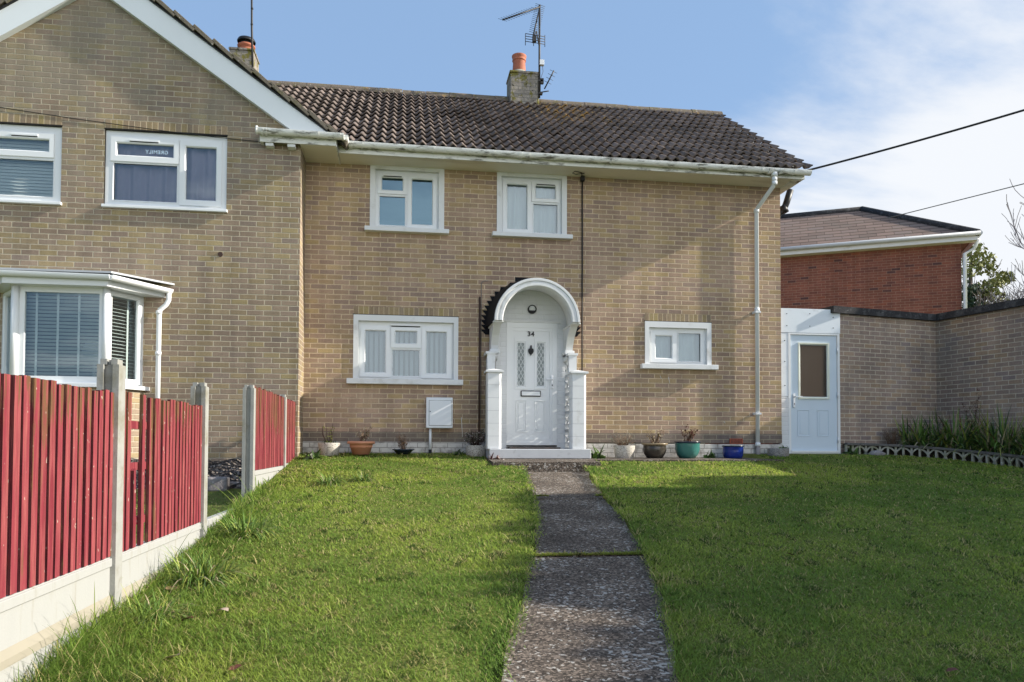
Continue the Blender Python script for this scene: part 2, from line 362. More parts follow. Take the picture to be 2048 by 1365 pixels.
def granite(name, lo, hi, sc=70.):
    t = NT(name); o = t.obj()
    c = t.ramp(t.noise(o, sc, 3, .6), [(.36, lo), (.47, hi), (.7, tuple(min(1, q*1.2) for q in hi))])
    c = t.mix(t.math('MULTIPLY', t.mr(t.noise(o, 9., 5), .5, .7), .35), c, (.2, .18, .13))
    t.bump(t.noise(o, sc, 3), .5, .004)
    return t.done(c, .85, .2)
M['granite'] = granite('exposed_aggregate_concrete', (.12, .10, .085), (.44, .41, .36))
M['granite_dark'] = granite('grey_aggregate_concrete', (.06, .055, .05), (.24, .23, .215))
M['glaze_brown'] = simple('dark_bronze_glaze', (.045, .038, .03), .25, .5, 4., dirt=(.11, .12, .09), dirt_scale=4., dirt_amt=.5, spec=.5)
M['glaze_rim'] = simple('ochre_glazed_rim', (.30, .23, .14), .3, .2, 5., spec=.5)
M['glaze_green'] = simple('teal_green_glaze', (.045, .17, .145), .2, .35, 3., dirt=(.10, .27, .24), dirt_scale=3., dirt_amt=.6, spec=.6)
M['glaze_blue'] = simple('cobalt_blue_glaze', (.012, .03, .20), .2, .35, 4., spec=.6)
M['glaze_dark'] = simple('dark_glazed_rim', (.015, .025, .045), .25, .2, 4., spec=.5)
def red_roof():
    t = NT('plain_clay_tile'); s = t.sep(t.uv()); o = t.obj()
    ry = t.math('DIVIDE', s[1], .30); row = t.math('FLOOR', ry); fy = t.math('FRACT', ry)
    rx = t.math('ADD', t.math('DIVIDE', s[0], .46), t.math('MULTIPLY', t.math('MODULO', t.math('ABSOLUTE', row), 2.), .5)); fx = t.math('FRACT', rx)
    r = t.white(t.vec(t.math('FLOOR', rx), row, 3.))
    c = t.ramp(r, [(0., (.18, .13, .105)), (.6, (.25, .175, .14)), (1., (.22, .165, .14))])
    c = t.mix(t.math('MULTIPLY', t.mr(t.noise(o, 2., 5), .45, .7), .4), c, (.2, .17, .14))
    e = t.math('MAXIMUM', t.mr(fy, .0, .3, 1., 0.), t.mr(t.math('MINIMUM', fx, t.math('SUBTRACT', 1., fx)), 0., .03, .7, 0.))
    c = t.mix(t.math('MULTIPLY', e, .95), c, (.02, .014, .012))
    t.bump(fy, .6, .02)
    return t.done(c, .9, .15)
M['red_roof'] = red_roof()

# ------------------------------------------------------------------ mesh helpers
LOC = {}
class MB:
    def __init__(s, xf=None): s.v = []; s.f = []; s.mi = []; s.uv = {}; s.sm = {}; s.xf = xf
    def vs(s, pts):
        i = len(s.v); s.v.extend(tuple(p) for p in pts); return i
    def face(s, pts, mi=0, uv=None):
        i = s.vs(pts); s.f.append(list(range(i, i+len(pts)))); s.mi.append(mi)
        if uv: s.uv[len(s.f)-1] = uv
    def box(s, x0, x1, y0, y1, z0, z1, mi=0):
        i = s.vs([(x0, y0, z0), (x1, y0, z0), (x1, y1, z0), (x0, y1, z0), (x0, y0, z1), (x1, y0, z1), (x1, y1, z1), (x0, y1, z1)])
        for q in ((0, 3, 2, 1), (4, 5, 6, 7), (0, 1, 5, 4), (1, 2, 6, 5), (2, 3, 7, 6), (3, 0, 4, 7)):
            s.f.append([i+k for k in q]); s.mi.append(mi)
    def obox(s, c, dims, rot, mi=0):
        c = Vector(c); dx, dy, dz = [d/2 for d in dims]; i = len(s.v)
        for z in (-dz, dz):
            for (x, y) in ((-dx, -dy), (dx, -dy), (dx, dy), (-dx, dy)): s.v.append(tuple(c+rot @ Vector((x, y, z))))
        for q in ((0, 3, 2, 1), (4, 5, 6, 7), (0, 1, 5, 4), (1, 2, 6, 5), (2, 3, 7, 6), (3, 0, 4, 7)):
            s.f.append([i+k for k in q]); s.mi.append(mi)
    def bar(s, a, b, w, t, mi=0, upv=Vector((0, 0, 1))):
        a, b = Vector(a), Vector(b); d = (b-a); L = d.length; d.normalize()
        sd_ = d.cross(upv)
        if sd_.length < 1e-4: sd_ = d.cross(Vector((0, 1, 0)))
        sd_.normalize(); u_ = sd_.cross(d)
        s.obox((a+b)/2, (L, w, t), Matrix((d, sd_, u_)).transposed(), mi)
    def ring(s, o, g, y0, y1, mi=0):
        # flat frame in the XZ plane from outer rect o=(x0,x1,z0,z1) to inner g, front y0, back y1
        (a, b, c, d), (e, f, h, k) = o, g
        O = [(a, c), (b, c), (b, d), (a, d)]; I = [(e, h), (f, h), (f, k), (e, k)]
        for j in range(4):
            n = (j+1) % 4
            s.face([(O[j][0], y0, O[j][1]), (O[n][0], y0, O[n][1]), (I[n][0], y0, I[n][1]), (I[j][0], y0, I[j][1])], mi)
            s.face([(I[j][0], y0, I[j][1]), (I[n][0], y0, I[n][1]), (I[n][0], y1, I[n][1]), (I[j][0], y1, I[j][1])], mi)
            s.face([(O[n][0], y0, O[n][1]), (O[j][0], y0, O[j][1]), (O[j][0], y1, O[j][1]), (O[n][0], y1, O[n][1])], mi)
    def bring(s, o, g, y0, y1, bev=.012, mi=0):
        # ring with a bevelled inner edge sloping back to the glass
        e, f, h, k = g
        s.ring(o, (e-bev, f+bev, h-bev, k+bev), y0, y0+.001, mi)
        m = (e-bev, f+bev, h-bev, k+bev)
        O = [(m[0], m[2]), (m[1], m[2]), (m[1], m[3]), (m[0], m[3])]; I = [(e, h), (f, h), (f, k), (e, k)]
        for j in range(4):
            n = (j+1) % 4
            s.face([(O[j][0], y0, O[j][1]), (O[n][0], y0, O[n][1]), (I[n][0], y0+bev*1.1, I[n][1]), (I[j][0], y0+bev*1.1, I[j][1])], mi)
            s.face([(I[j][0], y0+bev*1.1, I[j][1]), (I[n][0], y0+bev*1.1, I[n][1]), (I[n][0], y1, I[n][1]), (I[j][0], y1, I[j][1])], mi)
        a, b, c, d = o; O = [(a, c), (b, c), (b, d), (a, d)]
        for j in range(4):
            n = (j+1) % 4
            s.face([(O[n][0], y0, O[n][1]), (O[j][0], y0, O[j][1]), (O[j][0], y1, O[j][1]), (O[n][0], y1, O[n][1])], mi)
    def holes(s, x0, x1, z0, z1, y, hs, depth=.0, mi=0, mi_rev=0):
        xs = sorted({x0, x1, *[v for h in hs for v in h[:2] if x0 < v < x1]}); zs = sorted({z0, z1, *[v for h in hs for v in h[2:4] if z0 < v < z1]})
        for i in range(len(xs)-1):
            for j in range(len(zs)-1):
                cx, cz = (xs[i]+xs[i+1])/2, (zs[j]+zs[j+1])/2
                if any(h[0] < cx < h[1] and h[2] < cz < h[3] for h in hs): continue
                s.face([(xs[i], y, zs[j]), (xs[i+1], y, zs[j]), (xs[i+1], y, zs[j+1]), (xs[i], y, zs[j+1])], mi)
        if depth:
            for a, b, c, d in [h[:4] for h in hs]:
                I = [(a, c), (b, c), (b, d), (a, d)]
                for j in range(4):
                    n = (j+1) % 4
                    s.face([(I[j][0], y, I[j][1]), (I[n][0], y, I[n][1]), (I[n][0], y+depth, I[n][1]), (I[j][0], y+depth, I[j][1])], mi_rev)
    def tube(s, pts, r, n=10, caps=True, mi=0, half=None):
        pts = [Vector(p) for p in pts]; m = len(pts); rs = r if isinstance(r, (list, tuple)) else [r]*m
        i0 = len(s.v); pu = None
        for k in range(m):
            d = (pts[min(k+1, m-1)]-pts[max(k-1, 0)]).normalized()
            if pu is None:
                a = Vector((0, 0, 1)) if abs(d.z) < .9 else Vector((1, 0, 0))
                pu = (a-d*a.dot(d)).normalized()
            else: pu = (pu-d*pu.dot(d)).normalized()
            w = d.cross(pu)
            for j in range(n):
                t = 2*math.pi*j/n
                s.v.append(tuple(pts[k]+(pu*math.cos(t)+w*math.sin(t))*rs[k]))
        for k in range(m-1):
            for j in range(n):
                a, b = i0+k*n+j, i0+k*n+(j+1) % n
                s.f.append([a, b, b+n, a+n]); s.mi.append(mi); s.sm[len(s.f)-1] = True
        if caps:
            s.f.append([i0+j for j in range(n)][::-1]); s.mi.append(mi)
            s.f.append([i0+(m-1)*n+j for j in range(n)]); s.mi.append(mi)
    def lathe(s, cx, cy, prof, n=32, mi=0, mis=None):
        i0 = len(s.v); m = len(prof)
        for r, z in prof:
            for j in range(n):
                t = 2*math.pi*j/n; s.v.append((cx+r*math.cos(t), cy+r*math.sin(t), z))
        for k in range(m-1):
            for j in range(n):
                a, b = i0+k*n+j, i0+k*n+(j+1) % n
                s.f.append([a, b, b+n, a+n]); s.mi.append(mis[k] if mis else mi); s.sm[len(s.f)-1] = True
    def prism(s, poly, off, mi=0):
        off = Vector(off); A = [Vector(p) for p in poly]; B = [p+off for p in A]; n = len(A)
        s.face(A, mi); s.face(B[::-1], mi)
        for j in range(n):
            k = (j+1) % n; s.face([A[k], A[j], B[j], B[k]], mi)
    def build(s, name, mats, parent=None, base=None, bevel=0., smooth=False):
        me = bpy.data.meshes.new(name)
        V = [Vector(p) for p in s.v]
        if s.xf: V = [s.xf @ p for p in V]
        b = Vector(LOC[parent.name]) if parent else Vector(base or (0, 0, 0))
        me.from_pydata([tuple(p-b) for p in V], [], s.f)
        mats = mats if isinstance(mats, (list, tuple)) else [mats]
        for m in mats: me.materials.append(M[m] if isinstance(m, str) else m)
        uvl = me.uv_layers.new(name='UVMap')
        me.polygons.foreach_set('material_index', s.mi)
        for p in me.polygons:
            fu = s.uv.get(p.index)
            nrm = p.normal
            if abs(nrm.z) > .95: tx, ty = Vector((1, 0, 0)), Vector((0, 1, 0))
            else:
                tx = Vector((0, 0, 1)).cross(nrm).normalized(); ty = nrm.cross(tx)
                if abs(nrm.z) < .05: ty = Vector((0, 0, 1))
            for q, li in enumerate(p.loop_indices):
                if fu: uvl.data[li].uv = fu[q]
                else:
                    co = V[s.f[p.index][q]]; uvl.data[li].uv = (co.dot(tx), co.dot(ty))
            p.use_smooth = smooth or s.sm.get(p.index, False)
        o = bpy.data.objects.new(name, me); COL.objects.link(o)
        if parent: o.parent = parent; LOC[o.name] = tuple(b)
        else: o.location = b; LOC[o.name] = tuple(b)
        if bevel:
            md = o.modifiers.new('bevel', 'BEVEL'); md.width = bevel; md.segments = 2; md.limit_method = 'ANGLE'; md.angle_limit = R(40)
        return o

def thing(name, label, cat, loc=(0, 0, 0), group=None):
    o = bpy.data.objects.new(name, None); COL.objects.link(o); o.location = loc; o.empty_display_size = .2
    o['label'] = label; o['category'] = cat
    if group: o['group'] = group
    LOC[o.name] = tuple(loc); return o
def tag(o, label, cat, group=None):
    o['label'] = label; o['category'] = cat
    if group: o['group'] = group
    return o
def structure(o): o['kind'] = 'structure'; return o
def text_mesh(body, size, name, mat, parent, origin, mirror=False, depth=.004, bold=0.):
    cu = bpy.data.curves.new('lettering', 'FONT'); cu.body = body; cu.size = size; cu.extrude = depth/2; cu.space_character = 1.12; cu.align_x = 'CENTER'; cu.offset = bold
    ob = bpy.data.objects.new('lettering', cu); COL.objects.link(ob)
    dg = bpy.context.evaluated_depsgraph_get(); me = bpy.data.meshes.new_from_object(ob.evaluated_get(dg))
    bpy.data.objects.remove(ob)
    b = Vector(LOC[parent.name]); o3 = Vector(origin)
    for v in me.vertices:
        x, y, z = v.co; v.co = o3+Vector((-x if mirror else x, -z, y))-b
    if mirror: me.flip_normals()
    me.materials.clear(); me.materials.append(M[mat])
    o = bpy.data.objects.new(name, me); COL.objects.link(o); o.parent = parent; LOC[o.name] = tuple(b); return o

def window(house, Yw, outer, lites, sill=None, trim=0., proud=.02, recess=.05, inner=None, vent=None, xf=None, curtain=None, pane='glass', sill_proj=.1, trim_mat='white_paint', name='window'):
    """a window opening in a wall whose front face is y=Yw; lites = (glass rect, sash rect or None)"""
    a, b, c, d = outer
    m = MB(xf)
    fr = inner or (a+trim, b-trim, c, d-trim)
    if trim:
        m.box(a, fr[0], Yw-proud, Yw+recess+.02, c, d, 1); m.box(fr[1], b, Yw-proud, Yw+recess+.02, c, d, 1)
        if fr[3] < d: m.box(fr[0], fr[1], Yw-proud, Yw+recess+.02, fr[3], d, 1)
        if fr[2] > c+.001: m.box(fr[0], fr[1], Yw-proud+.002, Yw+recess+.02, c, fr[2], 1)
    y = Yw+recess
    m.holes(fr[0], fr[1], fr[2], fr[3], y, [l[0] if l[1] is None else (l[1][0]+.01, l[1][1]-.01, l[1][2]+.01, l[1][3]-.01) for l in lites], .05)
    w = m.build(name, ['white', trim_mat], house)
    for g, sa in lites:
        if sa:
            q = MB(xf); q.bring(sa, g, y-.018, y+.03, .014); q.build('sash', 'white', w)
        else:
            q = MB(xf); e = .016; q.bring((g[0]-e, g[1]+e, g[2]-e, g[3]+e), g, y-.006, y+.03, .01); q.build('glazing_bead', 'white', w)
        q = MB(xf); q.face([(g[0]-.01, y+.022, g[2]-.01), (g[1]+.01, y+.022, g[2]-.01), (g[1]+.01, y+.022, g[3]+.01), (g[0]-.01, y+.022, g[3]+.01)]); q.build('pane', pane, w)
    if sill:
        q = MB(xf); q.box(sill[0], sill[1], Yw-sill_proj, Yw+recess+.005, sill[2], sill[3]); q.build('sill', trim_mat if trim else 'white', w, bevel=.006)
    if vent:
        q = MB(xf); q.box(vent[0], vent[1], y-.03, y, vent[2]-.006, vent[2]+.02); q.box(vent[0]+.01, vent[1]-.01, y-.026, y-.001, vent[2]-.018, vent[2]-.006, 1); q.build('trickle_vent', ['white', 'black'], w, bevel=.003)
    if curtain: curtain(w, y+.12, fr, xf)
    return w
def net_curtain(style):
    def f(w, y, fr, xf):
        m = MB(xf); n = 120; x0, x1, z0, z1 = fr[0]+.02, fr[1]-.02, fr[2]+.02, fr[3]-.02
        rng = random.Random(int(x0*100)); ph = [rng.uniform(0, 6.28) for _ in range(4)]
        def dy(x, t): return .016*math.sin(x*31+ph[0]+1.5*t)+.010*math.sin(x*57+ph[1]-2.5*t)+.008*math.sin(x*17+ph[2]+3*t)
        rows = 10
        for i in range(n):
            for j in range(rows):
                xa, xb = x0+(x1-x0)*i/n, x0+(x1-x0)*(i+1)/n; ta, tb = j/rows, (j+1)/rows
                m.face([(xa, y+dy(xa, ta), z0+(z1-z0)*ta), (xb, y+dy(xb, ta), z0+(z1-z0)*ta), (xb, y+dy(xb, tb), z0+(z1-z0)*tb), (xa, y+dy(xa, tb), z0+(z1-z0)*tb)])
                m.sm[len(m.f)-1] = True
        m.build('curtain', style, w)
    return f
def vertical_blind(w, y, fr, xf):
    m = MB(xf); x = fr[0]+.03
    while x < fr[1]-.04:
        rot = Matrix.Rotation(R(58), 3, 'Z'); m.obox((x, y+.05, (fr[2]+fr[3])/2), (.085, .002, fr[3]-fr[2]-.06), rot); x += .078
    m.box(fr[0]+.01, fr[1]-.01, y+.03, y+.07, fr[3]-.035, fr[3]-.005)
    m.build('vertical_blind', 'net', w)
def venetian(w, y, fr, xf, tilt=50, tapes=(), pitch_=.045, mat='mirror_trim', depth=.04):
    m = MB(xf); z = fr[2]+.02
    while z < fr[3]-.05:
        m.obox(((fr[0]+fr[1])/2, y, z), (fr[1]-fr[0]-.04, depth, .002), Matrix.Rotation(R(tilt), 3, 'X')); z += pitch_
    m.box(fr[0]+.02, fr[1]-.02, y-.02, y+.02, fr[3]-.05, fr[3]-.01)
    for tx in tapes: m.box(tx-.014, tx+.014, y-.024, y-.021, fr[2], fr[3]-.02, 1)
    m.build('venetian_blind', [mat, 'blind_tape'], w)

# ------------------------------------------------------------------ ground
def gz(x, y):      # lawn height
    base = .07+.107*y if y < 0 else .07
    if y < -13: base = .07+.107*-13+(y+13)*.04
    return base
def pz(y): return -.17+(y+1.5)*.0964
PY = [-1.5, -2.25, -3.75, -5.07, -6.2, -7.25, -7.95, -8.45, -10.6]
PL = [1.64, 1.55, 1.40, 1.19, .955, .70, .54, .41, -.09]
PR = [2.53, 2.40, 2.18, 2.02, 1.835, 1.59, 1.39, 1.24, .76]
def pl(y): return float(np.interp(-y, [-q for q in PY], PL))
def pr(y): return float(np.interp(-y, [-q for q in PY], PR))

m = MB()
xs = [-90, -40, -15, -8, -4, -1.62]+list(np.arange(-1.5, 12.01, .25))+[15, 20, 30, 50, 90]
ys = [-90, -50, -25, -16, -13]+list(np.arange(-12, 0.01, .25))+[1, 3, 8, 15, 25, 40, 120]
def gh(x, y):
    z = gz(x, y)
    if x < -1.6: z -= .09
    if -1.3 < y < 20 and 1.4 < x < 2.6 or -.8 < y < 20 and 1.4 < x < 5.45: z = min(z, -.25)
    if -11 < y <= -1.4 and pl(y)-.12 < x < pr(y)+.12: z -= .16
    return z
idx = {}
for i, x in enumerate(xs):
    for j, y in enumerate(ys): idx[i, j] = m.vs([(x, y, gh(x, y))])
for i in range(len(xs)-1):
    for j in range(len(ys)-1):
        m.f.append([idx[i, j], idx[i+1, j], idx[i+1, j+1], idx[i, j+1]]); m.mi.append(0)
structure(m.build('ground', 'ground', smooth=True))

# path slabs with grassy joints
m = MB()
joints = [-1.5, -3.72, -6.22, -10.6]
for k in range(3):
    y0, y1 = joints[k]-.012 if k else joints[k], joints[k+1]+.03
    n = 12
    for i in range(n):
        ya, yb = y0+(y1-y0)*i/n, y0+(y1-y0)*(i+1)/n
        P = []
        for yy in (ya, yb):
            P.append(((pl(yy)+.02*math.sin(yy*5), yy, pz(yy)), (pr(yy)+.02*math.sin(yy*4+1), yy, pz(yy))))
        m.face([P[1][0], P[1][1], P[0][1], P[0][0]])
        for q in (0, 1):
            A, B = P[0][q], P[1][q]; m.face([A, B, (B[0], B[1], B[2]-.2), (A[0], A[1], A[2]-.2)][::(1 if q else -1)])
    for yy in (y0, y1): m.face([(pl(yy), yy, pz(yy)), (pr(yy), yy, pz(yy)), (pr(yy), yy, pz(yy)-.2), (pl(yy), yy, pz(yy)-.2)])
structure(m.build('path', 'path'))
# concrete landing in front of the door, with its dark front face
m = MB()
m.prism([(1.22, -.782, .0), (1.22, -1.5, -.034), (1.22, -1.5, -.4), (1.22, -.782, -.4)], (1.5, 0, 0))
m.prism([(1.22, -.05, .008), (1.22, -.78, .002), (1.22, -.78, -.3), (1.22, -.05, -.3)], (1.5, 0, 0))
m.prism([(2.724, -.05, .008), (2.724, -1.02, -.012), (2.724, -1.02, -.3), (2.724, -.05, -.3)], (2.95, 0, 0))
structure(m.build('landing', 'slab', bevel=.012))

# rubble bed and blocks in the neighbour's garden
m = MB()
nx, ny = 34, 26; r_ = random.Random(3); hts = {}
for i in range(nx+1):
    for j in range(ny+1):
        x, y = -5.2+3.55*i/nx, -2.75+2.12*j/ny
        e = min(1, min(i, nx-i, j, ny-j)/3)
        hts[i, j] = m.vs([(x, y, gz(x, y)-.10+e*(.05+r_.random()*.09))])
for i in range(nx):
    for j in range(ny): m.f.append([hts[i, j], hts[i+1, j], hts[i+1, j+1], hts[i, j+1]]); m.mi.append(0)
o = m.build('rubble', 'rubble'); o['kind'] = 'stuff'
for k, (x, y, z, dx, dy, dz, a, lab) in enumerate([(-2.17, -2.78, -.335, .46, .22, .16, 4, 'large grey concrete block lying at the front of the rubble bed'), (-2.4, -2.2, -.27, .6, .28, .07, -6, 'flat dark paving slab lying on the rubble behind the concrete block'), (-1.85, -2.5, -.34, .3, .2, .1, 20, 'small broken concrete block beside the slotted gap post')]):
    m = MB(); m.obox((x, y, z+dz/2), (dx, dy, dz), Matrix.Rotation(R(a), 3, 'Z'))
    tag(m.build('concrete_block', 'block', base=(x, y, z), bevel=.02), lab, 'block', 'loose concrete blocks in the neighbouring bed')

# ------------------------------------------------------------------ main house (number 34)
H = thing('brick_house', 'buff brick house with arched white porch and number 34 on its door', 'house', (2.3, 0, 0))
X0, X1 = -1.48, 6.18
WIN = dict(w1=(-.52, .615, 3.52, 4.485), w2=(1.44, 2.56, 3.52, 4.485), w3=(-.75, .845, 1.195, 2.175), w4=(3.845, 4.965, 1.50, 2.195))
door = (1.60, 2.40, .16, 2.12)
m = MB()
m.holes(X0, X1, .34, 4.55, 0, list(WIN.values())+[door], .0)
m.face([(X1, 0, .30), (X1, 6.5, .30), (X1, 6.5, 4.55), (X1, 0, 4.55)]); m.face([(X1, 0, 4.55), (X1, 6.5, 4.55), (X1, 3, 6.95)])
m.face([(X1, 6.5, -.3), (X0, 6.5, -.3), (X0, 6.5, 4.55), (X1, 6.5, 4.55)])
m.build('wall', 'brick', H)
m = MB(); m.face([(X0, 3.2, .0), (X1, 3.2, 0), (X1, 3.2, 4.6), (X0, 3.2, 4.6)][::1]); m.face([(X0, .1, 2.45), (X1, .1, 2.45), (X1, 3.2, 2.45), (X0, 3.2, 2.45)])
m.face([(X0, .02, 0), (X0, 3.2, 0), (X0, 3.2, 4.6), (X0, .02, 4.6)]); m.face([(X0, .02, 4.56), (X1, .02, 4.56), (X1, 6.4, 4.56), (X0, 6.4, 4.56)])
m.build('inner_wall', 'dark_room', H)
m = MB()     # dark courses above the painted plinth
for a, b in ((X0, 1.42), (2.58, X1+.003)): m.face([(a, -.003, .24), (b, -.003, .24), (b, -.003, .392), (a, -.003, .392)])
m.face([(X1+.003, -.003, .24), (X1+.003, 3, .24), (X1+.003, 3, .392), (X1+.003, -.003, .392)])
m.build('damp_course', 'brick_dark', H)
m = MB()
m.box(X0, 1.42, -.022, 0, -.3, .238); m.box(2.58, X1+.012, -.022, 0, -.3, .222)
m.box(X1, X1+.012, 0, 3, -.3, .222)
m.build('plinth', 'plinth', H, bevel=.005)
for (a, b, c, d) in (WIN['w3'], WIN['w4']):
    m = MB()
    z = d+.012; x = a; n = int(round((b-a)/.0765)); w = (b-a)/n
    for i in range(n): m.face([(a+i*w, -.004, z), (a+(i+1)*w, -.004, z), (a+(i+1)*w, -.004, z+.118), (a+i*w, -.004, z+.118)], 0, [(0, i*.075), (0, (i+1)*.075), (.11, (i+1)*.075), (.11, i*.075)])
    m.box(a-.01, b+.01, -.006, .05, d-.002, d+.012, 1)
    m.build('lintel', ['soldier', 'dark_gap'], H)

W1 = window(H, 0, WIN['w1'], [((-.341, -.025, 4.132, 4.323), (-.406, .044, 4.068, 4.392)), ((-.376, .013, 3.585, 4.031), None), ((.119, .431, 3.615, 4.32), (.05, .497, 3.557, 4.392))], sill=(-.595, .69, 3.455, 3.522), inner=(-.44, .53, 3.52, 4.43), trim=.08, vent=(-.33, -.03, 4.352), pane='glass_blue')
W2 = window(H, 0, WIN['w2'], [((1.614, 1.924, 3.614, 4.321), (1.542, 1.993, 3.544, 4.392)), ((2.068, 2.385, 4.123, 4.318), (2.001, 2.447, 4.06, 4.39)), ((2.034, 2.418, 3.569, 4.024), None)], sill=(1.365, 2.64, 3.455, 3.522), inner=(1.51, 2.48, 3.52, 4.43), trim=.08, vent=(2.07, 2.385, 4.348), curtain=net_curtain('net'))
W3 = window(H, 0, WIN['w3'], [((-.57, -.271, 1.304, 1.94), (-.648, -.206, 1.232, 2.004)), ((-.117, .203, 1.759, 1.94), (-.188, .276, 1.685, 2.004)), ((-.159, .248, 1.255, 1.65), None), ((.359, .659, 1.302, 1.94), (.282, .745, 1.222, 2.006))], sill=(-.84, .92, 1.115, 1.197), inner=(-.675, .775, 1.197, 2.085), trim=.08, vent=(-.19, .265, 2.03), curtain=vertical_blind)
W4 = window(H, 0, WIN['w4'], [((4.042, 4.315, 1.615, 1.97), (3.951, 4.383, 1.537, 2.045)), ((4.431, 4.801, 1.567, 2.02), None)], sill=(3.77, 5.05, 1.425, 1.502), inner=(3.915, 4.89, 1.502, 2.10), trim=.075, curtain=net_curtain('net'))

# eaves: soffit, fascia, gutter
GY = -.44
m = MB(); m.box(-.96, 6.36, GY, .02, 4.482, 4.5); m.build('soffit', 'soffit', H)
m = MB(); m.box(-.96, 6.36, GY-.022, GY, 4.475, 4.60); m.build('fascia', 'white_dirty', H, bevel=.003)
def gutter(parent, pts, r=.058, name='gutter', mat='white_dirty'):
    m = MB(); pts = [Vector(p) for p in pts]; n = 9
    for k in range(len(pts)-1):
        a, b = pts[k], pts[k+1]; d = (b-a).normalized(); sd_ = d.cross(Vector((0, 0, 1))).normalized()
        ring = [(math.cos(math.pi+math.pi*i/n)*r, math.sin(math.pi+math.pi*i/n)*r*1.05) for i in range(n+1)]
        ring = [(-r, .012)]+ring+[(r, .012)]
        for rr, rev in ((1., False), (.9, True)):
            for i in range(len(ring)-1):
                (p, q), (p2, q2) = ring[i], ring[i+1]
                f = [a+sd_*p*rr+Vector((0, 0, q*rr)), b+sd_*p*rr+Vector((0, 0, q*rr)), b+sd_*p2*rr+Vector((0, 0, q2*rr)), a+sd_*p2*rr+Vector((0, 0, q2*rr))]
                m.face(f[::-1] if rev else f); m.sm[len(m.f)-1] = True
        for e in (a, b): m.face([e+sd_*p+Vector((0, 0, q)) for p, q in ring])
    return m.build(name, mat, parent)
g = gutter(H, [(-.86, GY-.085, 4.605), (6.42, GY-.085, 4.575)])
m = MB()
for x in (-.62, .42, 1.32, 2.26, 3.13, 4.55, 5.58, 6.12):
    z = 4.605-.03*(x+.86)/7.28
    pts = [(x, GY-.085+.064*math.cos(t), z+.062*math.sin(t)*1.05) for t in [math.pi+math.pi*i/8 for i in range(9)]]
    m = MB()
    for i in range(8): m.bar(pts[i], pts[i+1], .028, .008)
    m.build('gutter_bracket', 'white_dirty', H)
for x in (-.78, 1.72, 1.84, 5.72, 5.90):
    z = 4.605-.03*(x+.86)/7.28
    pts = [(x, GY-.085+.067*math.cos(t), z+.066*math.sin(t)*1.05) for t in [math.pi+math.pi*i/8 for i in range(9)]]
    m = MB()
    for i in range(8): m.bar(pts[i], pts[i+1], .05, .012)
    m.build('gutter_joint', 'white_dirty', H)
# white downpipe
m = MB()
m.tube([(5.81, GY-.085, 4.53), (5.81, GY-.085, 4.36), (5.80, GY-.06, 4.32), (5.735, -.11, 4.10), (5.725, -.075, 4.06), (5.725, -.075, .2)], .034, 14)
for z, r in ((4.5, .05), (4.42, .043), (4.36, .043), (4.05, .043), (2.42, .042), (.22, .042)): m.tube([(5.81 if z > 4.3 else 5.725, GY-.085 if z > 4.3 else -.075, z-.03), (5.81 if z > 4.3 else 5.725, GY-.085 if z > 4.3 else -.075, z+.03)], r, 14)
dp = m.build('downpipe', 'white', H)
m = MB(); m.tube([(5.725, -.075, .2), (5.725, -.075, -.1)], .037, 12); m.build('pipe_shoe', 'block', dp)
m = MB()
for z in (2.38, .72):
    m = MB(); m.box(5.675, 5.70, -.10, 0, z-.02, z+.02); m.box(5.68, 5.77, -.12, -.03, z-.015, z+.015); m.build('pipe_clip', 'white', dp)
# black soil pipe on the far gable side
m = MB(); m.tube([(6.5, .25, 4.55), (6.44, .28, 4.33), (6.40, .30, 4.22), (6.26, .32, 4.08), (6.26, .32, .3)], .055, 14); m.tube([(6.42, .29, 4.16), (6.37, .3, 4.28)], .07, 14); m.build('soil_pipe', 'black', H)
# right verge board
EY, EZ, RY, RZ = -.52, 4.60, 3.0, 7.0
sl = (RZ-EZ)/(RY-EY)
m = MB()
m.prism([(6.30, GY-.02, 4.48), (6.30, GY-.02, 4.60), (6.30, 3.0, 6.93), (6.30, 3.0, 6.78), (6.30, 0, 4.66), (6.30, 0, 4.48)], (.03, 0, 0))
m.box(6.18, 6.33, -.44, 6.4, 4.47, 4.49)
m.build('bargeboard', 'white_dirty', H)

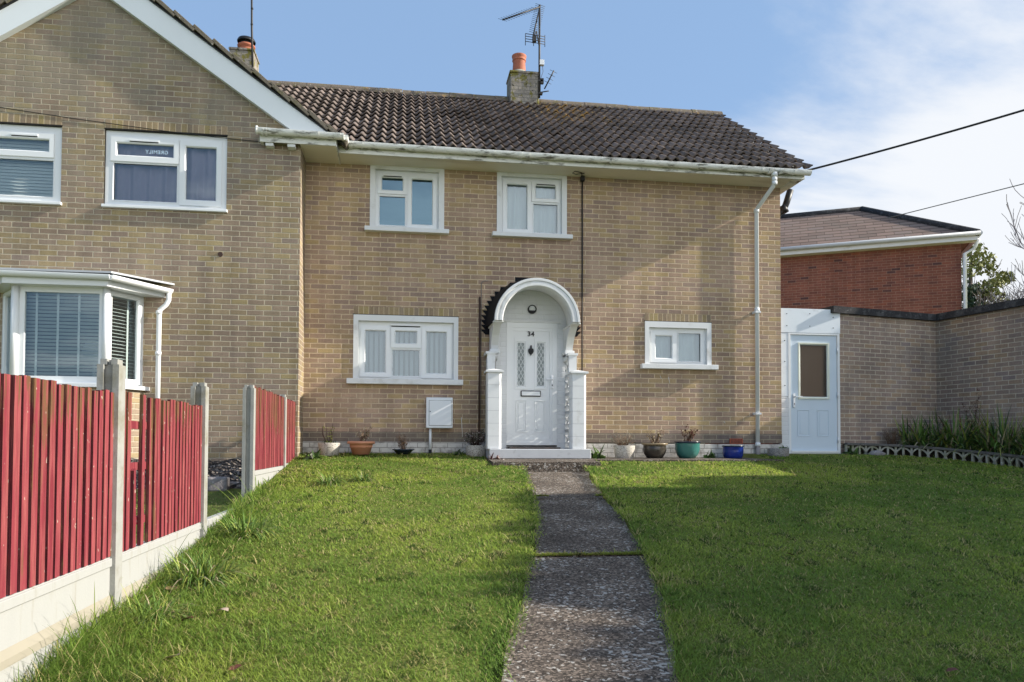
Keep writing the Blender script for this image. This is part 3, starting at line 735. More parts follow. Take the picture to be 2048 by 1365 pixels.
# tiled roof: every course a corrugated strip with a thick nose
def tile_roof(name, x0, x1, ey, ez, ry, rz, courses, parent, pitch_=.1505, mat='tile', amp=.048, seed=1):
    rng = np.random.default_rng(seed); n = int(round((x1-x0)/pitch_)); sub = 10
    us = np.linspace(0, n, n*sub+1); X = x0+us*pitch_
    ph = us % 1.
    prof = amp*((.5+.5*np.cos(2*np.pi*ph))**1.25)-.004
    L = math.hypot(ry-ey, rz-ez); dy, dz = (ry-ey)/L, (rz-ez)/L; ny_, nz_ = -dz, dy
    g_ = L/courses; V = []; F = []; UVf = []; sm = []
    def row(s, hts): return np.stack([X, ey+dy*s+ny_*hts, ez+dz*s+nz_*hts], 1)
    off = 0
    for k in range(courses):
        tj = np.repeat(rng.normal(0, .004, n//2+2), 2*sub)[:len(us)]
        sj = np.repeat(rng.normal(0, .006, n//2+2), 2*sub)[:len(us)]
        lift = .046+tj
        rows = [row(k*g_+.07+sj, prof+.006), row(k*g_-.02+sj, prof+lift-.018), row(k*g_-.02+sj, prof+lift), row(k*g_+g_*.5, prof+lift*.52), row((k+1)*g_+.03, prof*.98)]
        for r in rows: V.append(r)
        w = len(us)
        for j in (0, 1, 2, 3):
            if j == 1:
                for i in range(w-1):
                    a = off+w+i; F.append((a, a+1, a+1+w, a+w)); UVf.append((us[i]/2.+.01, k+.5)); sm.append(False)
                continue
            for i in range(w-1):
                a = off+j*w+i; F.append((a, a+1, a+1+w, a+w)); UVf.append((us[i]/2.+.01, k+.5)); sm.append(j != 0)
        off += 5*w
    me = bpy.data.meshes.new(name); b = Vector(LOC[parent.name])
    me.from_pydata([tuple(p-np.array(b)) for p in np.concatenate(V)], [], F)
    uvl = me.uv_layers.new(name='UVMap'); arr = np.repeat(np.array(UVf), 4, axis=0).astype(np.float32).ravel(); uvl.data.foreach_set('uv', arr)
    me.polygons.foreach_set('use_smooth', np.array(sm, dtype=bool)); me.materials.append(M[mat])
    o = bpy.data.objects.new(name, me); COL.objects.link(o); o.parent = parent; LOC[o.name] = tuple(b); return o
RF = tile_roof('roof', -2.75, 6.38, EY, EZ, RY, RZ, 13, H)
m = MB(); m.face([(-2.75, RY, RZ-.02), (6.36, RY, RZ-.02), (6.36, 6.9, EZ-.05), (-2.75, 6.9, EZ-.05)][::-1]); m.face([(-1.2, EY+.1, EZ), (6.36, EY+.1, EZ), (6.36, RY, RZ-.06), (-1.2, RY, RZ-.06)]); m.build('roof_slope', 'verge', RF)
m = MB(); x = -2.75; rr = random.Random(5)
while x < 6.42:
    x2 = min(x+.45, 6.46); jz = rr.uniform(-.008, .008)
    pts = []
    for e in (x+.004, x2-.004):
        pts.append([(e, RY+.135*math.cos(t), RZ-.05+jz+.14*math.sin(t)) for t in [math.pi*i/10 for i in range(11)]])
    for i in range(10): m.face([pts[0][i], pts[1][i], pts[1][i+1], pts[0][i+1]]); m.sm[len(m.f)-1] = True
    for e in (0, 1): m.face(pts[e])
    x = x2
m.build('ridge_tiles', 'ridge', RF)
def chimney(parent, x0, x1, y0, y1, z0, z1, taper=.0):
    m = MB(); m.box(x0, x1, y0, y1, z0, z1-.05); m.box(x0-.015, x1+.015, y0-.015, y1+.015, z1-.05, z1)
    i = m.vs([(x0-.01, y0-.01, z1), (x1+.01, y0-.01, z1), (x1+.01, y1+.01, z1), (x0-.01, y1+.01, z1)])
    return m.build('chimney', M['chimney_brick'], parent, bevel=.02)
t = NT('lichened_chimney_brick')
sv = t.sep(t.uv()); o_ = t.obj()
ry = t.math('DIVIDE', sv[1], .075); fy = t.math('FRACT', ry)
rx = t.math('FRACT', t.math('ADD', t.math('DIVIDE', sv[0], .23), t.math('MULTIPLY', t.math('MODULO', t.math('FLOOR', ry), 2.), .5)))
e_ = t.math('MINIMUM', t.math('MULTIPLY', t.math('MINIMUM', rx, t.math('SUBTRACT', 1., rx)), .23), t.math('MULTIPLY', t.math('MINIMUM', fy, t.math('SUBTRACT', 1., fy)), .075))
c_ = t.mix(t.mr(e_, .003, .009), (.16, .15, .13), t.ramp(t.noise(o_, 10., 5), [(.3, (.20, .18, .155)), (.7, (.34, .31, .27))]))
c_ = t.mix(t.mr(t.noise(o_, 6., 6, .7), .5, .6), c_, (.16, .145, .04)); c_ = t.mix(t.mr(t.noise(o_, 11., 5, .7), .58, .66), c_, (.04, .036, .025))
t.bump(t.noise(o_, 40., 4), .7, .01); M['chimney_brick'] = t.done(c_, .95, .1)
CH = chimney(H, 2.03, 2.60, 2.72, 3.25, 6.6, 7.51)
m = MB(); m.lathe(2.24, 2.98, [(.17, 7.49), (.15, 7.56), (.138, 7.60), (.135, 7.60)], 24, 0)
m.lathe(2.24, 2.98, [(.128, 7.54), (.130, 7.66), (.122, 7.80), (.126, 7.815), (.137, 7.82), (.137, 7.835), (.128, 7.84), (.135, 7.87), (.145, 7.90), (.145, 7.925), (.12, 7.93), (.11, 7.85), (.0, 7.80)], 28, 1)
m.build('chimney_pot', ['edging', 'terracotta_pot'], CH)

# porch: painted surround, door, arched hood, corbels, pillars, screens, step
cx, sz = 2.0, 2.07
m = MB()
m.holes(1.43, 2.565, .14, 2.07, -.024, [(1.60, 2.40, .10, 2.12)], .05)
pts = [(cx+.60*math.cos(t_), sz+.60*math.sin(t_)) for t_ in [math.pi*i/24 for i in range(25)]]
m.face([(x, -.024, z) for x, z in pts][::-1] if False else [(x, -.024, z) for x, z in pts])
PS = m.build('porch_surround', 'painted_brick', H)
m = MB(); m.box(1.50, 2.46, -.05, -.025, 2.115, 2.15); m.build('door_lintel', 'white_paint', H, bevel=.004)
m = MB(); m.ring((1.60, 2.40, .16, 2.118), (1.675, 2.325, .24, 2.035), -.035, .02); m.ring((1.66, 2.34, .225, 2.05), (1.70, 2.285, .295, 1.985), -.022, .03); m.box(1.60, 2.40, -.05, -.03, .17, .195, 1)
FD = m.build('front_door', ['white', 'dark_gap'], H, bevel=.004)
m = MB(); g1 = [(1.775, 1.885), (2.09, 2.20)]
m.holes(1.70, 2.285, .295, 1.985, -.008, [(a, b, 1.125, 1.80) for a, b in g1], .02)
for a, b in g1: m.bring((a-.045, b+.045, 1.07, 1.875), (a, b, 1.125, 1.80), -.02, .012, .02)
for a, b in ((1.745, 1.925), (2.05, 2.235)): m.bring((a, b, .40, .905), (a+.03, b-.03, .43, .875), -.018, -.005, .014); m.bring((a+.032, b-.032, .432, .873), (a+.05, b-.05, .45, .855), -.014, -.005, .008)
for a, b in ((1.745, 1.925), (2.05, 2.235)): m.box(a+.052, b-.052, -.014, -.008, .452, .853)
DL = m.build('door_leaf', 'white', FD)
for a, b, sgn in ((1.775, 1.885, 1), (2.09, 2.20, -1)):
    m = MB(); za, zb = (1.80, 1.835) if sgn > 0 else (1.835, 1.80)
    m.face([(a, -.002, 1.125), (b, -.002, 1.125), (b, -.002, zb), (a, -.002, za)]); m.build('leaded_glass', 'obscured', FD)
m = MB(); m.box(1.825, 2.145, -.034, -.008, .955, 1.05); m.build('letter_plate', 'black', FD, bevel=.01)
m = MB(); m.box(1.84, 2.13, -.042, -.03, .97, 1.035); m.build('letter_flap', 'white', FD, bevel=.004)
m = MB(); m.box(2.305, 2.34, -.055, -.03, 1.09, 1.29); m.box(2.225, 2.332, -.085, -.065, 1.222, 1.24); m.box(2.312, 2.333, -.08, -.05, 1.22, 1.242); 
m.box(2.315, 2.33, -.058, -.05, 1.12, 1.15, 1)
m.build('door_handle', ['chrome', 'black'], FD, bevel=.004)
m = MB()
m.prism([(1.985+x, -.05, 1.68+z) for x, z in ((0, -.085), (.012, -.06), (.03, -.045), (.042, -.01), (.036, .025), (.014, .03), (.012, .07), (0, .085), (-.012, .07), (-.014, .03), (-.036, .025), (-.042, -.01), (-.03, -.045), (-.012, -.06))], (0, .035, 0))
m.tube([(1.985+.022*math.cos(q), -.058, 1.655+.022*math.sin(q)) for q in [2*math.pi*i/12 for i in range(13)]], .006, 6)
m.build('door_knocker', 'black', FD)
text_mesh('34', .105, 'house_number', 'black', FD, (1.985, -.026, 1.905), depth=.008, bold=.0015)
m = MB(); m.box(1.62, 2.38, -.42, -.06, .142, .162); o = m.build('doormat', 'mat', base=(2, -.25, .14), bevel=.004); tag(o, 'thin brown doormat lying below the white front door', 'doormat')

hx, hz = 1.968, 2.03
def arc(rad, n=32, a0=0., a1=math.pi, cx=hx, sz=hz): return [(cx+rad*math.cos(a0+(a1-a0)*i/n), sz+rad*math.sin(a0+(a1-a0)*i/n)) for i in range(n+1)]
m = MB()
HP = [(.56, -.03, 1), (.515, -.70, 0), (.53, -.735, 0), (.567, -.735, 0), (.574, -.718, 0), (.594, -.718, 0), (.604, -.74, 0), (.637, -.74, 0), (.644, -.72, 0), (.644, -.66, 0), (.60, -.66, 0), (.60, -.03, 1)]
n = 40
for k in range(len(HP)-1):
    A, B = [arc(r_, n, cx=(1.995 if w_ else hx), sz=(2.07 if w_ else hz)) for r_, _, w_ in HP[k:k+2]]
    for i in range(n):
        m.face([(A[i][0], HP[k][1], A[i][1]), (A[i+1][0], HP[k][1], A[i+1][1]), (B[i+1][0], HP[k+1][1], B[i+1][1]), (B[i][0], HP[k+1][1], B[i][1])]); m.sm[len(m.f)-1] = k in (0, 10)
for e_ in (0, n):
    m.face([(arc(r_, n, cx=(1.995 if w_ else hx), sz=(2.07 if w_ else hz))[e_][0], y_, arc(r_, n, sz=(2.07 if w_ else hz))[e_][1]) for r_, y_, w_ in HP])
HD = m.build('porch_hood', 'white_paint', H)
m = MB()
A, B = arc(.652, 40, -.04, math.pi+.04), arc(.735, 40, -.05, math.pi+.05, 1.995, 2.07)
A0 = arc(.61, 40, -.04, math.pi+.04)
for i in range(40):
    m.face([(A[i][0], -.672, A[i][1]), (A[i+1][0], -.672, A[i+1][1]), (B[i+1][0], -.005, B[i+1][1]), (B[i][0], -.005, B[i][1])]); m.sm[len(m.f)-1] = True
    m.face([(A0[i][0], -.672, A0[i][1]), (A0[i+1][0], -.672, A0[i+1][1]), (A[i+1][0], -.672, A[i+1][1]), (A[i][0], -.672, A[i][1])])
for e_ in (0, 40): m.face([(A0[e_][0], -.672, A0[e_][1]), (A[e_][0], -.672, A[e_][1]), (B[e_][0], -.005, B[e_][1]), (B[e_][0]+(.1 if e_ else -.1), -.005, B[e_][1])])
m.build('barrel_covering', 'slate', HD)
m = MB()     # stepped flashing let into the brick courses
R0 = .715
for sgn in (-1, 1):
    for k in range(11):
        z1_ = 2.07-.075+k*.075; z0_ = z1_-.078
        xx = lambda z: 1.995+sgn*math.sqrt(max(0., R0*R0-(max(z, 2.07)-2.07)**2))
        if z1_-2.07 > R0: break
        xo = xx(z1_)+sgn*(.10 if k > 1 else .085)
        if sgn < 0 or True: m.prism([(xx(z1_)-sgn*.05, -.012, z1_), (xo, -.012, z1_), (xx(z0_)+sgn*.015, -.012, z0_), (xx(z0_)-sgn*.05, -.012, z0_)][::sgn], (0, .010, 0))
m.box(1.995-.26, 1.995+.24, -.012, -.002, 2.07+R0-.02, 2.07+R0+.045)
m.build('stepped_flashing', 'slate', HD)
for x in (1.385, 2.555):
    m = MB(); P = [(-.03, 2.035), (-.64, 2.035), (-.54, 1.98), (-.36, 1.86), (-.24, 1.72), (-.20, 1.62), (-.24, 1.56), (-.22, 1.52), (-.03, 1.50)]
    m.prism([(x-.055, y, z) for y, z in P], (.11, 0, 0)); m.box(x-.075, x+.075, -.27, -.028, 1.60, 1.66); m.box(x-.075, x+.075, -.69, -.03, 2.005, 2.03)
    m.build('corbel', 'white_paint', H, bevel=.008)
# masonry screen walls either side of the door
def screen_block(m, o, u, w, h, t, rib=.022, mi=0):
    o = Vector(o); u = Vector(u); z = Vector((0, 0, 1)); nrm = u.cross(z)
    def P(a, b): return o+u*a*w+z*b*h
    for a, b in (((0, .04), (1, .04)), ((0, .96), (1, .96)), ((.04, 0), (.04, 1)), ((.96, 0), (.96, 1))): m.bar(P(*a), P(*b), rib, t, mi, nrm)
    for (ccx, ccy, a0) in ((0, 0, 0), (1, 0, 90), (1, 1, 180), (0, 1, 270)):
        pts = [P(ccx+.70*math.cos(R(a0+90*i/7)), ccy+.70*math.sin(R(a0+90*i/7))) for i in range(8)]
        for i in range(7): m.bar(pts[i], pts[i+1], rib, t, mi, nrm)
for x, flip in ((1.315, 1), (2.60, -1)):
    px0, px1 = (1.215, 1.425) if flip == 1 else (2.47, 2.69)
    m = MB(); c_ = .035
    poly = [(px0, -.80), (px1-c_, -.80), (px1, -.80+c_), (px1, -.60), (px0, -.60)]
    poly = [(px0+.012, -.80)]+poly[1:]
    poly.append((px0, -.788))
    zz_ = .14
    for k in range(6):
        z0, z1 = .14+k*.186, .14+(k+1)*.186
        m.prism([(a, b, z0+.0025) for a, b in poly][::-1], (0, 0, .186-.005))
        ins = [(a+(.004 if a < (px0+px1)/2 else -.004), b+(.004 if b < -.7 else -.004)) for a, b in poly]; m.prism([(a, b, z1-.004) for a, b in ins][::-1], (0, 0, .008), 1)
    pil = m.build('porch_pillar', ['white_paint', 'step_paint'], H)
    m = MB(); z = 1.256
    m.box(px0-.025, px1+.025, -.825, -.575, z, z+.028)
    a = [(px0-.025, -.825), (px1+.025, -.825), (px1+.025, -.575), (px0-.025, -.575)]; apex = ((px0+px1)/2, -.70, z+.06)
    for k in range(4): m.face([(*a[k], z+.028), (*a[(k+1) % 4], z+.028), apex])
    m.build('pillar_cap', 'white_paint', pil, bevel=.003)
    m = MB(); xc = (px0+px1)/2
    for k in range(4):
        for j in range(2): screen_block(m, (xc-.0, -.60+j*.29, .14+k*.285), (0, 1, 0), .285, .283, .09)
    for j in range(1): screen_block(m, (xc, -.31, .14+4*.285), (0, 1, 0), .27, .283, .09)
    m.box(xc-.058, xc+.062, -.365, -.305, 1.275, 1.575); m.box(xc-.08, xc+.08, -.38, -.026, 1.575, 1.61)
    m.build('screen_wall', 'white_paint', H)
m = MB(); m.box(1.24, 2.745, -.86, -.005, .0, .139); m.build('door_step', 'step_paint', H, bevel=.01)
m = MB(); m.tube([(2.0, -.025, 2.325), (2.0, -.06, 2.325)], .07, 24); m.build('porch_light', 'black', H)
pl_ = [o for o in COL.objects if o.name.startswith('porch_light')][0]
m = MB(); m.lathe(0, 0, [(.0, 0), (.05, 0), (.045, .012), (.0, .02)], 20); m.v = [(2.0+x, -.061-z, 2.33+y) for x, y, z in m.v]; m.build('lamp_glass', 'white', pl_)
m = MB(); m.box(1.95, 2.05, -.082, -.062, 2.268, 2.305); m.build('lamp_shade', 'black', pl_, bevel=.01)

# meter box, air brick, wall cables
m = MB(); m.box(.355, .755, -.17, -.005, .45, .915); MBX = m.build('meter_box', 'grey_pvc', H, bevel=.008)
m = MB(); m.box(.40, .735, -.182, -.168, .492, .868); m.box(.395, .74, -.171, -.169, .487, .873, 1); m.build('meter_door', ['grey_pvc', 'dark_gap'], MBX, bevel=.003)
m = MB(); m.tube([(.415, -.184, .70), (.415, -.18, .70)], .008, 8); m.build('lock', 'black', MBX)
m = MB(); m.tube([(.42, -.09, .45), (.42, -.09, .12)], .02, 10); m.tube([(.42, -.09, .125), (.42, -.09, -.05)], .024, 10, mi=1); m.build('meter_conduit', ['grey_pvc', 'black'], H)
m = MB(); m.box(5.27, 5.49, -.028, -.004, .232, .312)
for i in range(8):
    for j in range(3): m.box(5.285+i*.024, 5.301+i*.024, -.03, -.0275, .242+j*.022, .256+j*.022, 1)
m.build('air_brick', ['air_brick', 'black'], H)
m = MB(); m.tube([(2.81, -.02, 4.48), (2.812, -.02, 3.2), (2.808, -.02, 1.9), (2.81, -.02, .3)], .011, 6)
m.tube([(2.80, -.20, 4.47), (2.66, -.22, 4.44), (2.60, -.24, 4.45), (2.64, -.25, 4.478), (2.76, -.2, 4.475), (2.80, -.03, 4.44)], .007, 6); m.box(2.775, 2.835, -.09, -.02, 4.40, 4.47)
m.build('wall_cable', 'cable', H)
m = MB(); m.tube([(1.175, -.03, 2.5), (1.178, -.03, 1.4), (1.172, -.03, .3)], .013, 8); m.tube([(1.20, -.022, .35), (1.20, -.022, 2.72), (1.23, -.022, 2.75), (1.31, -.022, 2.76)], .005, 6, mi=1)
m.build('supply_pipe', ['stem_dark', 'grey_cable'], H)
m = MB()
for i, (x, z, l) in enumerate(((4.1, 1.32, .05), (4.24, 1.30, .1), (.9, .62, .3), (5.18, .59, .03))):
    m = MB(); m.tube([(x, -.004, z), (x+.02, -.006, z-l)], .004, 5); m.build('paint_mark', 'white_paint', H)

# ------------------------------------------------------------------ aerial on the main chimney
A = thing('television_aerial', 'tall black television aerial with long yagi boom strapped to the chimney under a clay pot', 'aerial', (2.63, 2.70, 7.0))
m = MB(); m.tube([(2.60, 2.70, 6.98), (2.60, 2.70, 8.83)], .02, 8); m.box(2.58, 2.66, 2.66, 2.74, 7.05, 7.08); m.box(2.58, 2.66, 2.66, 2.74, 7.3, 7.33); m.tube([(2.60, 2.70, 7.09), (2.78, 2.66, 7.115)], .012, 6); m.build('mast', 'metal_dark', A)
def yagi(a, b, n, half, upv, refl=None):
    m = MB(); a, b = Vector(a), Vector(b); m.tube([a, b], .014, 6); d = (b-a).normalized(); s_ = d.cross(Vector(upv)).normalized()
    for i in range(n):
        p = a+(b-a)*(.12+.88*i/(n-1)); m.tube([p-s_*half, p+s_*half], .004, 5)
    return m.build('yagi_boom', 'metal_dark', A)
yagi((2.60, 2.68, 8.78), (1.83, 2.4, 8.30), 14, .13, (.25, -.5, .9))
yagi((2.44, 2.52, 8.09), (2.66, 2.95, 8.98), 16, .10, (0, 1, 0))
m = MB()
for k in range(4): m.tube([(2.28, 2.45, 8.06-.03*0+k*-.0+.0-.05*k+.04), (2.66, 2.45, 8.03-.05*k+.04)], .007, 5)
for x in (2.28, 2.44, 2.66): m.tube([(x, 2.45, 8.10), (x, 2.45, 7.87)], .007, 5)
m.box(2.42, 2.49, 2.42, 2.5, 7.95, 8.06); m.tube([(2.45, 2.5, 8.06), (2.52, 2.6, 8.25), (2.59, 2.69, 8.02)], .012, 6)
m.build('reflector_grid', 'metal_dark', A)
m = MB(); m.box(2.60, 2.69, 2.66, 2.74, 7.93-.3, 8.03-.3); m.tube([(2.66, 2.7, 7.63), (2.67, 2.68, 7.5), (2.62, 2.68, 7.35), (2.62, 2.69, 7.1)], .006, 5, mi=1); m.build('junction_box', ['grey_pvc', 'cable'], A, bevel=.01)
m = MB(); m.tube([(2.69, 2.64, 7.14), (2.86, 2.55, 7.47)], .014, 6)
for i in range(4):
    p = Vector((2.69, 2.64, 7.14)).lerp(Vector((2.86, 2.55, 7.47)), .35+.2*i); m.tube([p-Vector((.07, 0, -.03)), p+Vector((.07, 0, -.03))], .004, 5)
m.box(2.62, 2.68, 2.66, 2.72, 7.26, 7.36); m.build('side_antenna', 'metal_dark', A)

# ------------------------------------------------------------------ left house (gabled wing)
YW = -.58
L = thing('brick_house', 'weathered buff brick house with gabled wing, white bargeboards and a bay window', 'house', (-4.3, YW, 0))
GA = (-4.29, 6.92); WX0, WX1 = -7.1, X0
lw1 = (-4.13, -2.50, 3.475, 4.575); lw0 = (-6.3, -4.69, 3.475, 4.575); bayhole = (-5.35, -3.60, .9, 2.2)
m = MB()
m.holes(WX0, WX1, -.4, 4.52, YW, [lw1, lw0, bayhole], .0); 
# gable above, cut round the window heads
m.holes(WX0, WX1, 4.52, 4.75, YW, [lw1, lw0])
m.face([(WX0, YW, 4.75), (WX1, YW, 4.75), (GA[0]+.30, YW, GA[1]-.2), (GA[0], YW, GA[1]), (GA[0]-.30, YW, GA[1]-.2)])
m.build('wall', 'brick_wing', L)
m = MB(); m.face([(WX1, YW, -.4), (WX1, 0, -.4), (WX1, 0, 4.5), (WX1, YW, 4.5)]); m.build('side_wall', 'brick_wing', L)
m = MB(); m.face([(WX0, 2.6, -.4), (WX1-.02, 2.6, -.4), (WX1-.02, 2.6, 4.7), (WX0, 2.6, 4.7)]); m.face([(WX0, YW+.1, 2.5), (WX1-.02, YW+.1, 2.5), (WX1-.02, 2.6, 2.5), (WX0, 2.6, 2.5)]); m.face([(WX1-.02, YW+.05, -.4), (WX1-.02, 2.6, -.4), (WX1-.02, 2.6, 4.7), (WX1-.02, YW+.05, 4.7)]); m.face([(WX0, YW, -.4), (WX0, 2.6, -.4), (WX0, 2.6, 4.7), (WX0, YW, 4.7)]); m.face([(WX0, YW+.05, 4.62), (WX1, YW+.05, 4.62), (WX1, 2.6, 4.62), (WX0, 2.6, 4.62)])
m.build('inner_wall', 'dark_room', L)
for (a, b, c, d) in (lw1, lw0):
    m = MB()
    z = d+.02; n = int(round((b-a)/.0765)); w = (b-a)/n
    for i in range(n): m.face([(a+i*w, YW-.004, z), (a+(i+1)*w, YW-.004, z), (a+(i+1)*w, YW-.004, z+.118), (a+i*w, YW-.004, z+.118)], 0, [(0, i*.075), (0, (i+1)*.075), (.11, (i+1)*.075), (.11, i*.075)])
    m.box(a-.01, b+.005, YW-.006, YW+.05, d-.002, d+.02, 1)
    m.build('lintel', ['soldier', 'dark_gap'], L)
def lilac(w, y, fr, xf): net_curtain('lilac')(w, y, fr, xf)
LW1 = window(L, YW, lw1, [((-3.979, -3.233, 4.236, 4.405), (-4.061, -3.155, 4.144, 4.49)), ((-4.016, -3.18, 3.60, 4.118), None), ((-3.06, -2.654, 3.649, 4.401), (-3.14, -2.575, 3.563, 4.49))], sill=(-4.15, -2.48, 3.475, 3.515), recess=.03, sill_proj=.05, vent=(-3.82, -3.42, 4.44), inner=(-4.13, -2.5, 3.5, 4.575), curtain=lilac)
text_mesh('GREMILY', .07, 'window_sign', 'lettering', LW1, (-3.46, YW+.046, 4.285), mirror=True, depth=.002, bold=.0015)
def blind0(w, y, fr, xf): venetian(w, y, fr, xf, tilt=68, pitch_=.045, depth=.05)
window(L, YW, lw0, [((-6.12, -4.867, 4.228, 4.388), (-6.2, -4.796, 4.14, 4.47)), ((-6.13, -4.806, 3.60, 4.098), None)], sill=(-6.32, -4.67, 3.475, 3.515), recess=.03, sill_proj=.05, vent=(-5.35, -5.0, 4.43), inner=(-6.3, -4.69, 3.5, 4.575), curtain=blind0)
# bargeboards and verge tiles
slope = .70
def verge(sgn):
    ax, az = GA; dx = 3.42*sgn
    top = lambda x: 6.25-.70*(abs(x-ax)-abs(-3.35-ax))+.0
    xa, xb = ax, ax+dx
    a1, a2 = (xa, top(xa)), (xb-.12*sgn, top(xb-.12*sgn))
    m = MB(); y0 = YW-.10
    b1, b2 = (xa, a1[1]-.37), (xb-.62*sgn, top(xb-.62*sgn)-.345)
    m.prism([(a1[0], y0, a1[1]), (a2[0], y0, a2[1]), (a2[0]-.02*sgn, y0, a2[1]-.06), (b2[0], y0, b2[1]), (b1[0], y0, b1[1])][::(1 if sgn > 0 else -1)], (0, .03, 0))
    m.prism([(b1[0], y0+.03, b1[1]), (b2[0], y0+.03, b2[1]), (b2[0], y0+.03, b2[1]+.03), (b1[0], y0+.03, b1[1]+.03)][::(1 if sgn > 0 else -1)], (0, .07, 0))
    m.build('bargeboard', 'barge', L, bevel=.004)
    # two layers of verge: undercloak and tile edge, stepped course by course
    m = MB(); n = 13; d = Vector((dx, 0, top(xb)-top(xa))); dl = d.length; dn = d.normalized(); nrm = Vector((-dn.z, 0, dn.x))
    if nrm.z < 0: nrm = -nrm
    m.bar(Vector((xa, y0+.03, top(xa)))+nrm*.010, Vector((xb, y0+.03, top(xb)))+nrm*.010, .12, .016, 1)
    rr = random.Random(4)
    for k in range(n):
        p = Vector((xa, y0+.2, top(xa)))+dn*(dl*(k+.5)/n)+nrm*(.062+rr.uniform(-.004, .004))
        rot = Matrix((dn, Vector((0, 1, 0)), nrm)).transposed() @ Matrix.Rotation(.10, 3, 'Y')
        m.obox(p, (dl/n+.05, .50, .055), rot, 0)
    m.build('verge_tiles', ['verge', 'black'], L, bevel=.006)
    # the slope itself
    m = MB(); q = .09
    my = lambda z: EY+(z-EZ)/sl
    m.face([(xa, y0+.1, top(xa)+q), (xb, y0+.1, top(xb)+q), (xb, my(top(xb)), top(xb)+q), (xa, my(top(xa)), top(xa)+q)][::(1 if sgn > 0 else -1)])
    m.face([(xa, y0+.1, top(xa)), (xb, y0+.1, top(xb)), (xb, my(top(xb)), top(xb)), (xa, my(top(xa)), top(xa))])
    return m.build('roof', 'verge', L)
verge(1); verge(-1)
# boxed eaves return at the foot of the gable
m = MB(); BY = -.70
m.box(-2.03, -.97, BY-.02, BY, 4.475, 4.60); m.box(-.985, -.965, BY, -.0, 4.47, 4.60); m.box(-2.03, -1.985, BY, YW, 4.475, 4.6); BX = m.build('eaves_box', 'white_dirty', L, bevel=.003)
m = MB(); m.box(X0, -.975, BY, 0, 4.478, 4.492); m.build('box_soffit', 'soffit', BX)
m = MB()
for x in (-1.9, -1.6):
    m = MB(); m.box(x-.055, x+.055, BY-.0, YW, 4.43, 4.475); m.build('eaves_bracket', 'white_paint', BX, bevel=.006)
m = MB(); m.box(-2.03, -.96, BY, .3, 4.60, 4.63); m.build('box_top', 'lead', BX)
gutter(BX, [(-2.06, BY-.085, 4.62), (-.86, BY-.085, 4.607), (-.86, GY-.085, 4.603)])
m = MB()
for x in (-1.98, -1.93, -1.22, -.95):
    pts = [(x, BY-.085+.066*math.cos(t), 4.617+.066*math.sin(t)*1.05) for t in [math.pi+math.pi*i/8 for i in range(9)]]
    m = MB()
    for i in range(8): m.bar(pts[i], pts[i+1], .03 if x != -.95 else .09, .010)
    m.build('gutter_bracket', 'white_dirty', BX)
m = MB(); m.tube([(-2.07, BY-.085, 4.61), (-2.045, BY-.085, 4.61)], .06, 12); m.build('gutter_end_cap', 'white_dirty', BX)
m = MB(); m.tube([(-5.6, YW-.012, 4.80), (-4.6, YW-.012, 4.70), (-3.4, YW-.012, 4.60), (-2.6, YW-.012, 4.545), (-2.07, YW-.02, 4.52)], .005, 6); m.build('wall_cable', 'cable', L)
m = MB(); m.tube([(-2.57, YW-.012, 2.88), (-2.57, YW+.01, 2.88)], .035, 14); m.build('wall_vent', 'stem_dark', L)
CL = chimney(L, -3.24, -2.80, 2.78, 3.3, 6.6, 7.58)
m = MB(); m.lathe(-2.98, 3.0, [(.15, 7.57), (.135, 7.62), (.13, 7.68), (.16, 7.69), (.165, 7.72), (.14, 7.74)], 24, 0); m.lathe(-2.98, 3.0, [(.11, 7.74), (.11, 7.80)], 20, 1); m.lathe(-2.98, 3.0, [(.165, 7.79), (.17, 7.81), (.15, 7.85), (.0, 7.88)], 24, 1); m.build('chimney_cowl', ['terracotta_pot', 'black'], CL)
A2 = thing('television_aerial', 'bare black aerial mast beside the cowled chimney behind the gable', 'aerial', (-2.80, 2.72, 7.0))
m = MB(); m.tube([(-2.80, 2.72, 7.0), (-2.83, 2.72, 7.9), (-2.84, 2.72, 8.5), (-2.80, 2.70, 8.62), (-2.68, 2.68, 8.72), (-2.2, 2.5, 8.95)], [.02, .02, .018, .018, .016, .014], 8)
for z in (7.7, 8.0, 8.3): m.tube([(-2.832, 2.72, z-.015), (-2.832, 2.72, z+.015)], .024, 8)
m.build('mast', 'metal_dark', A2)

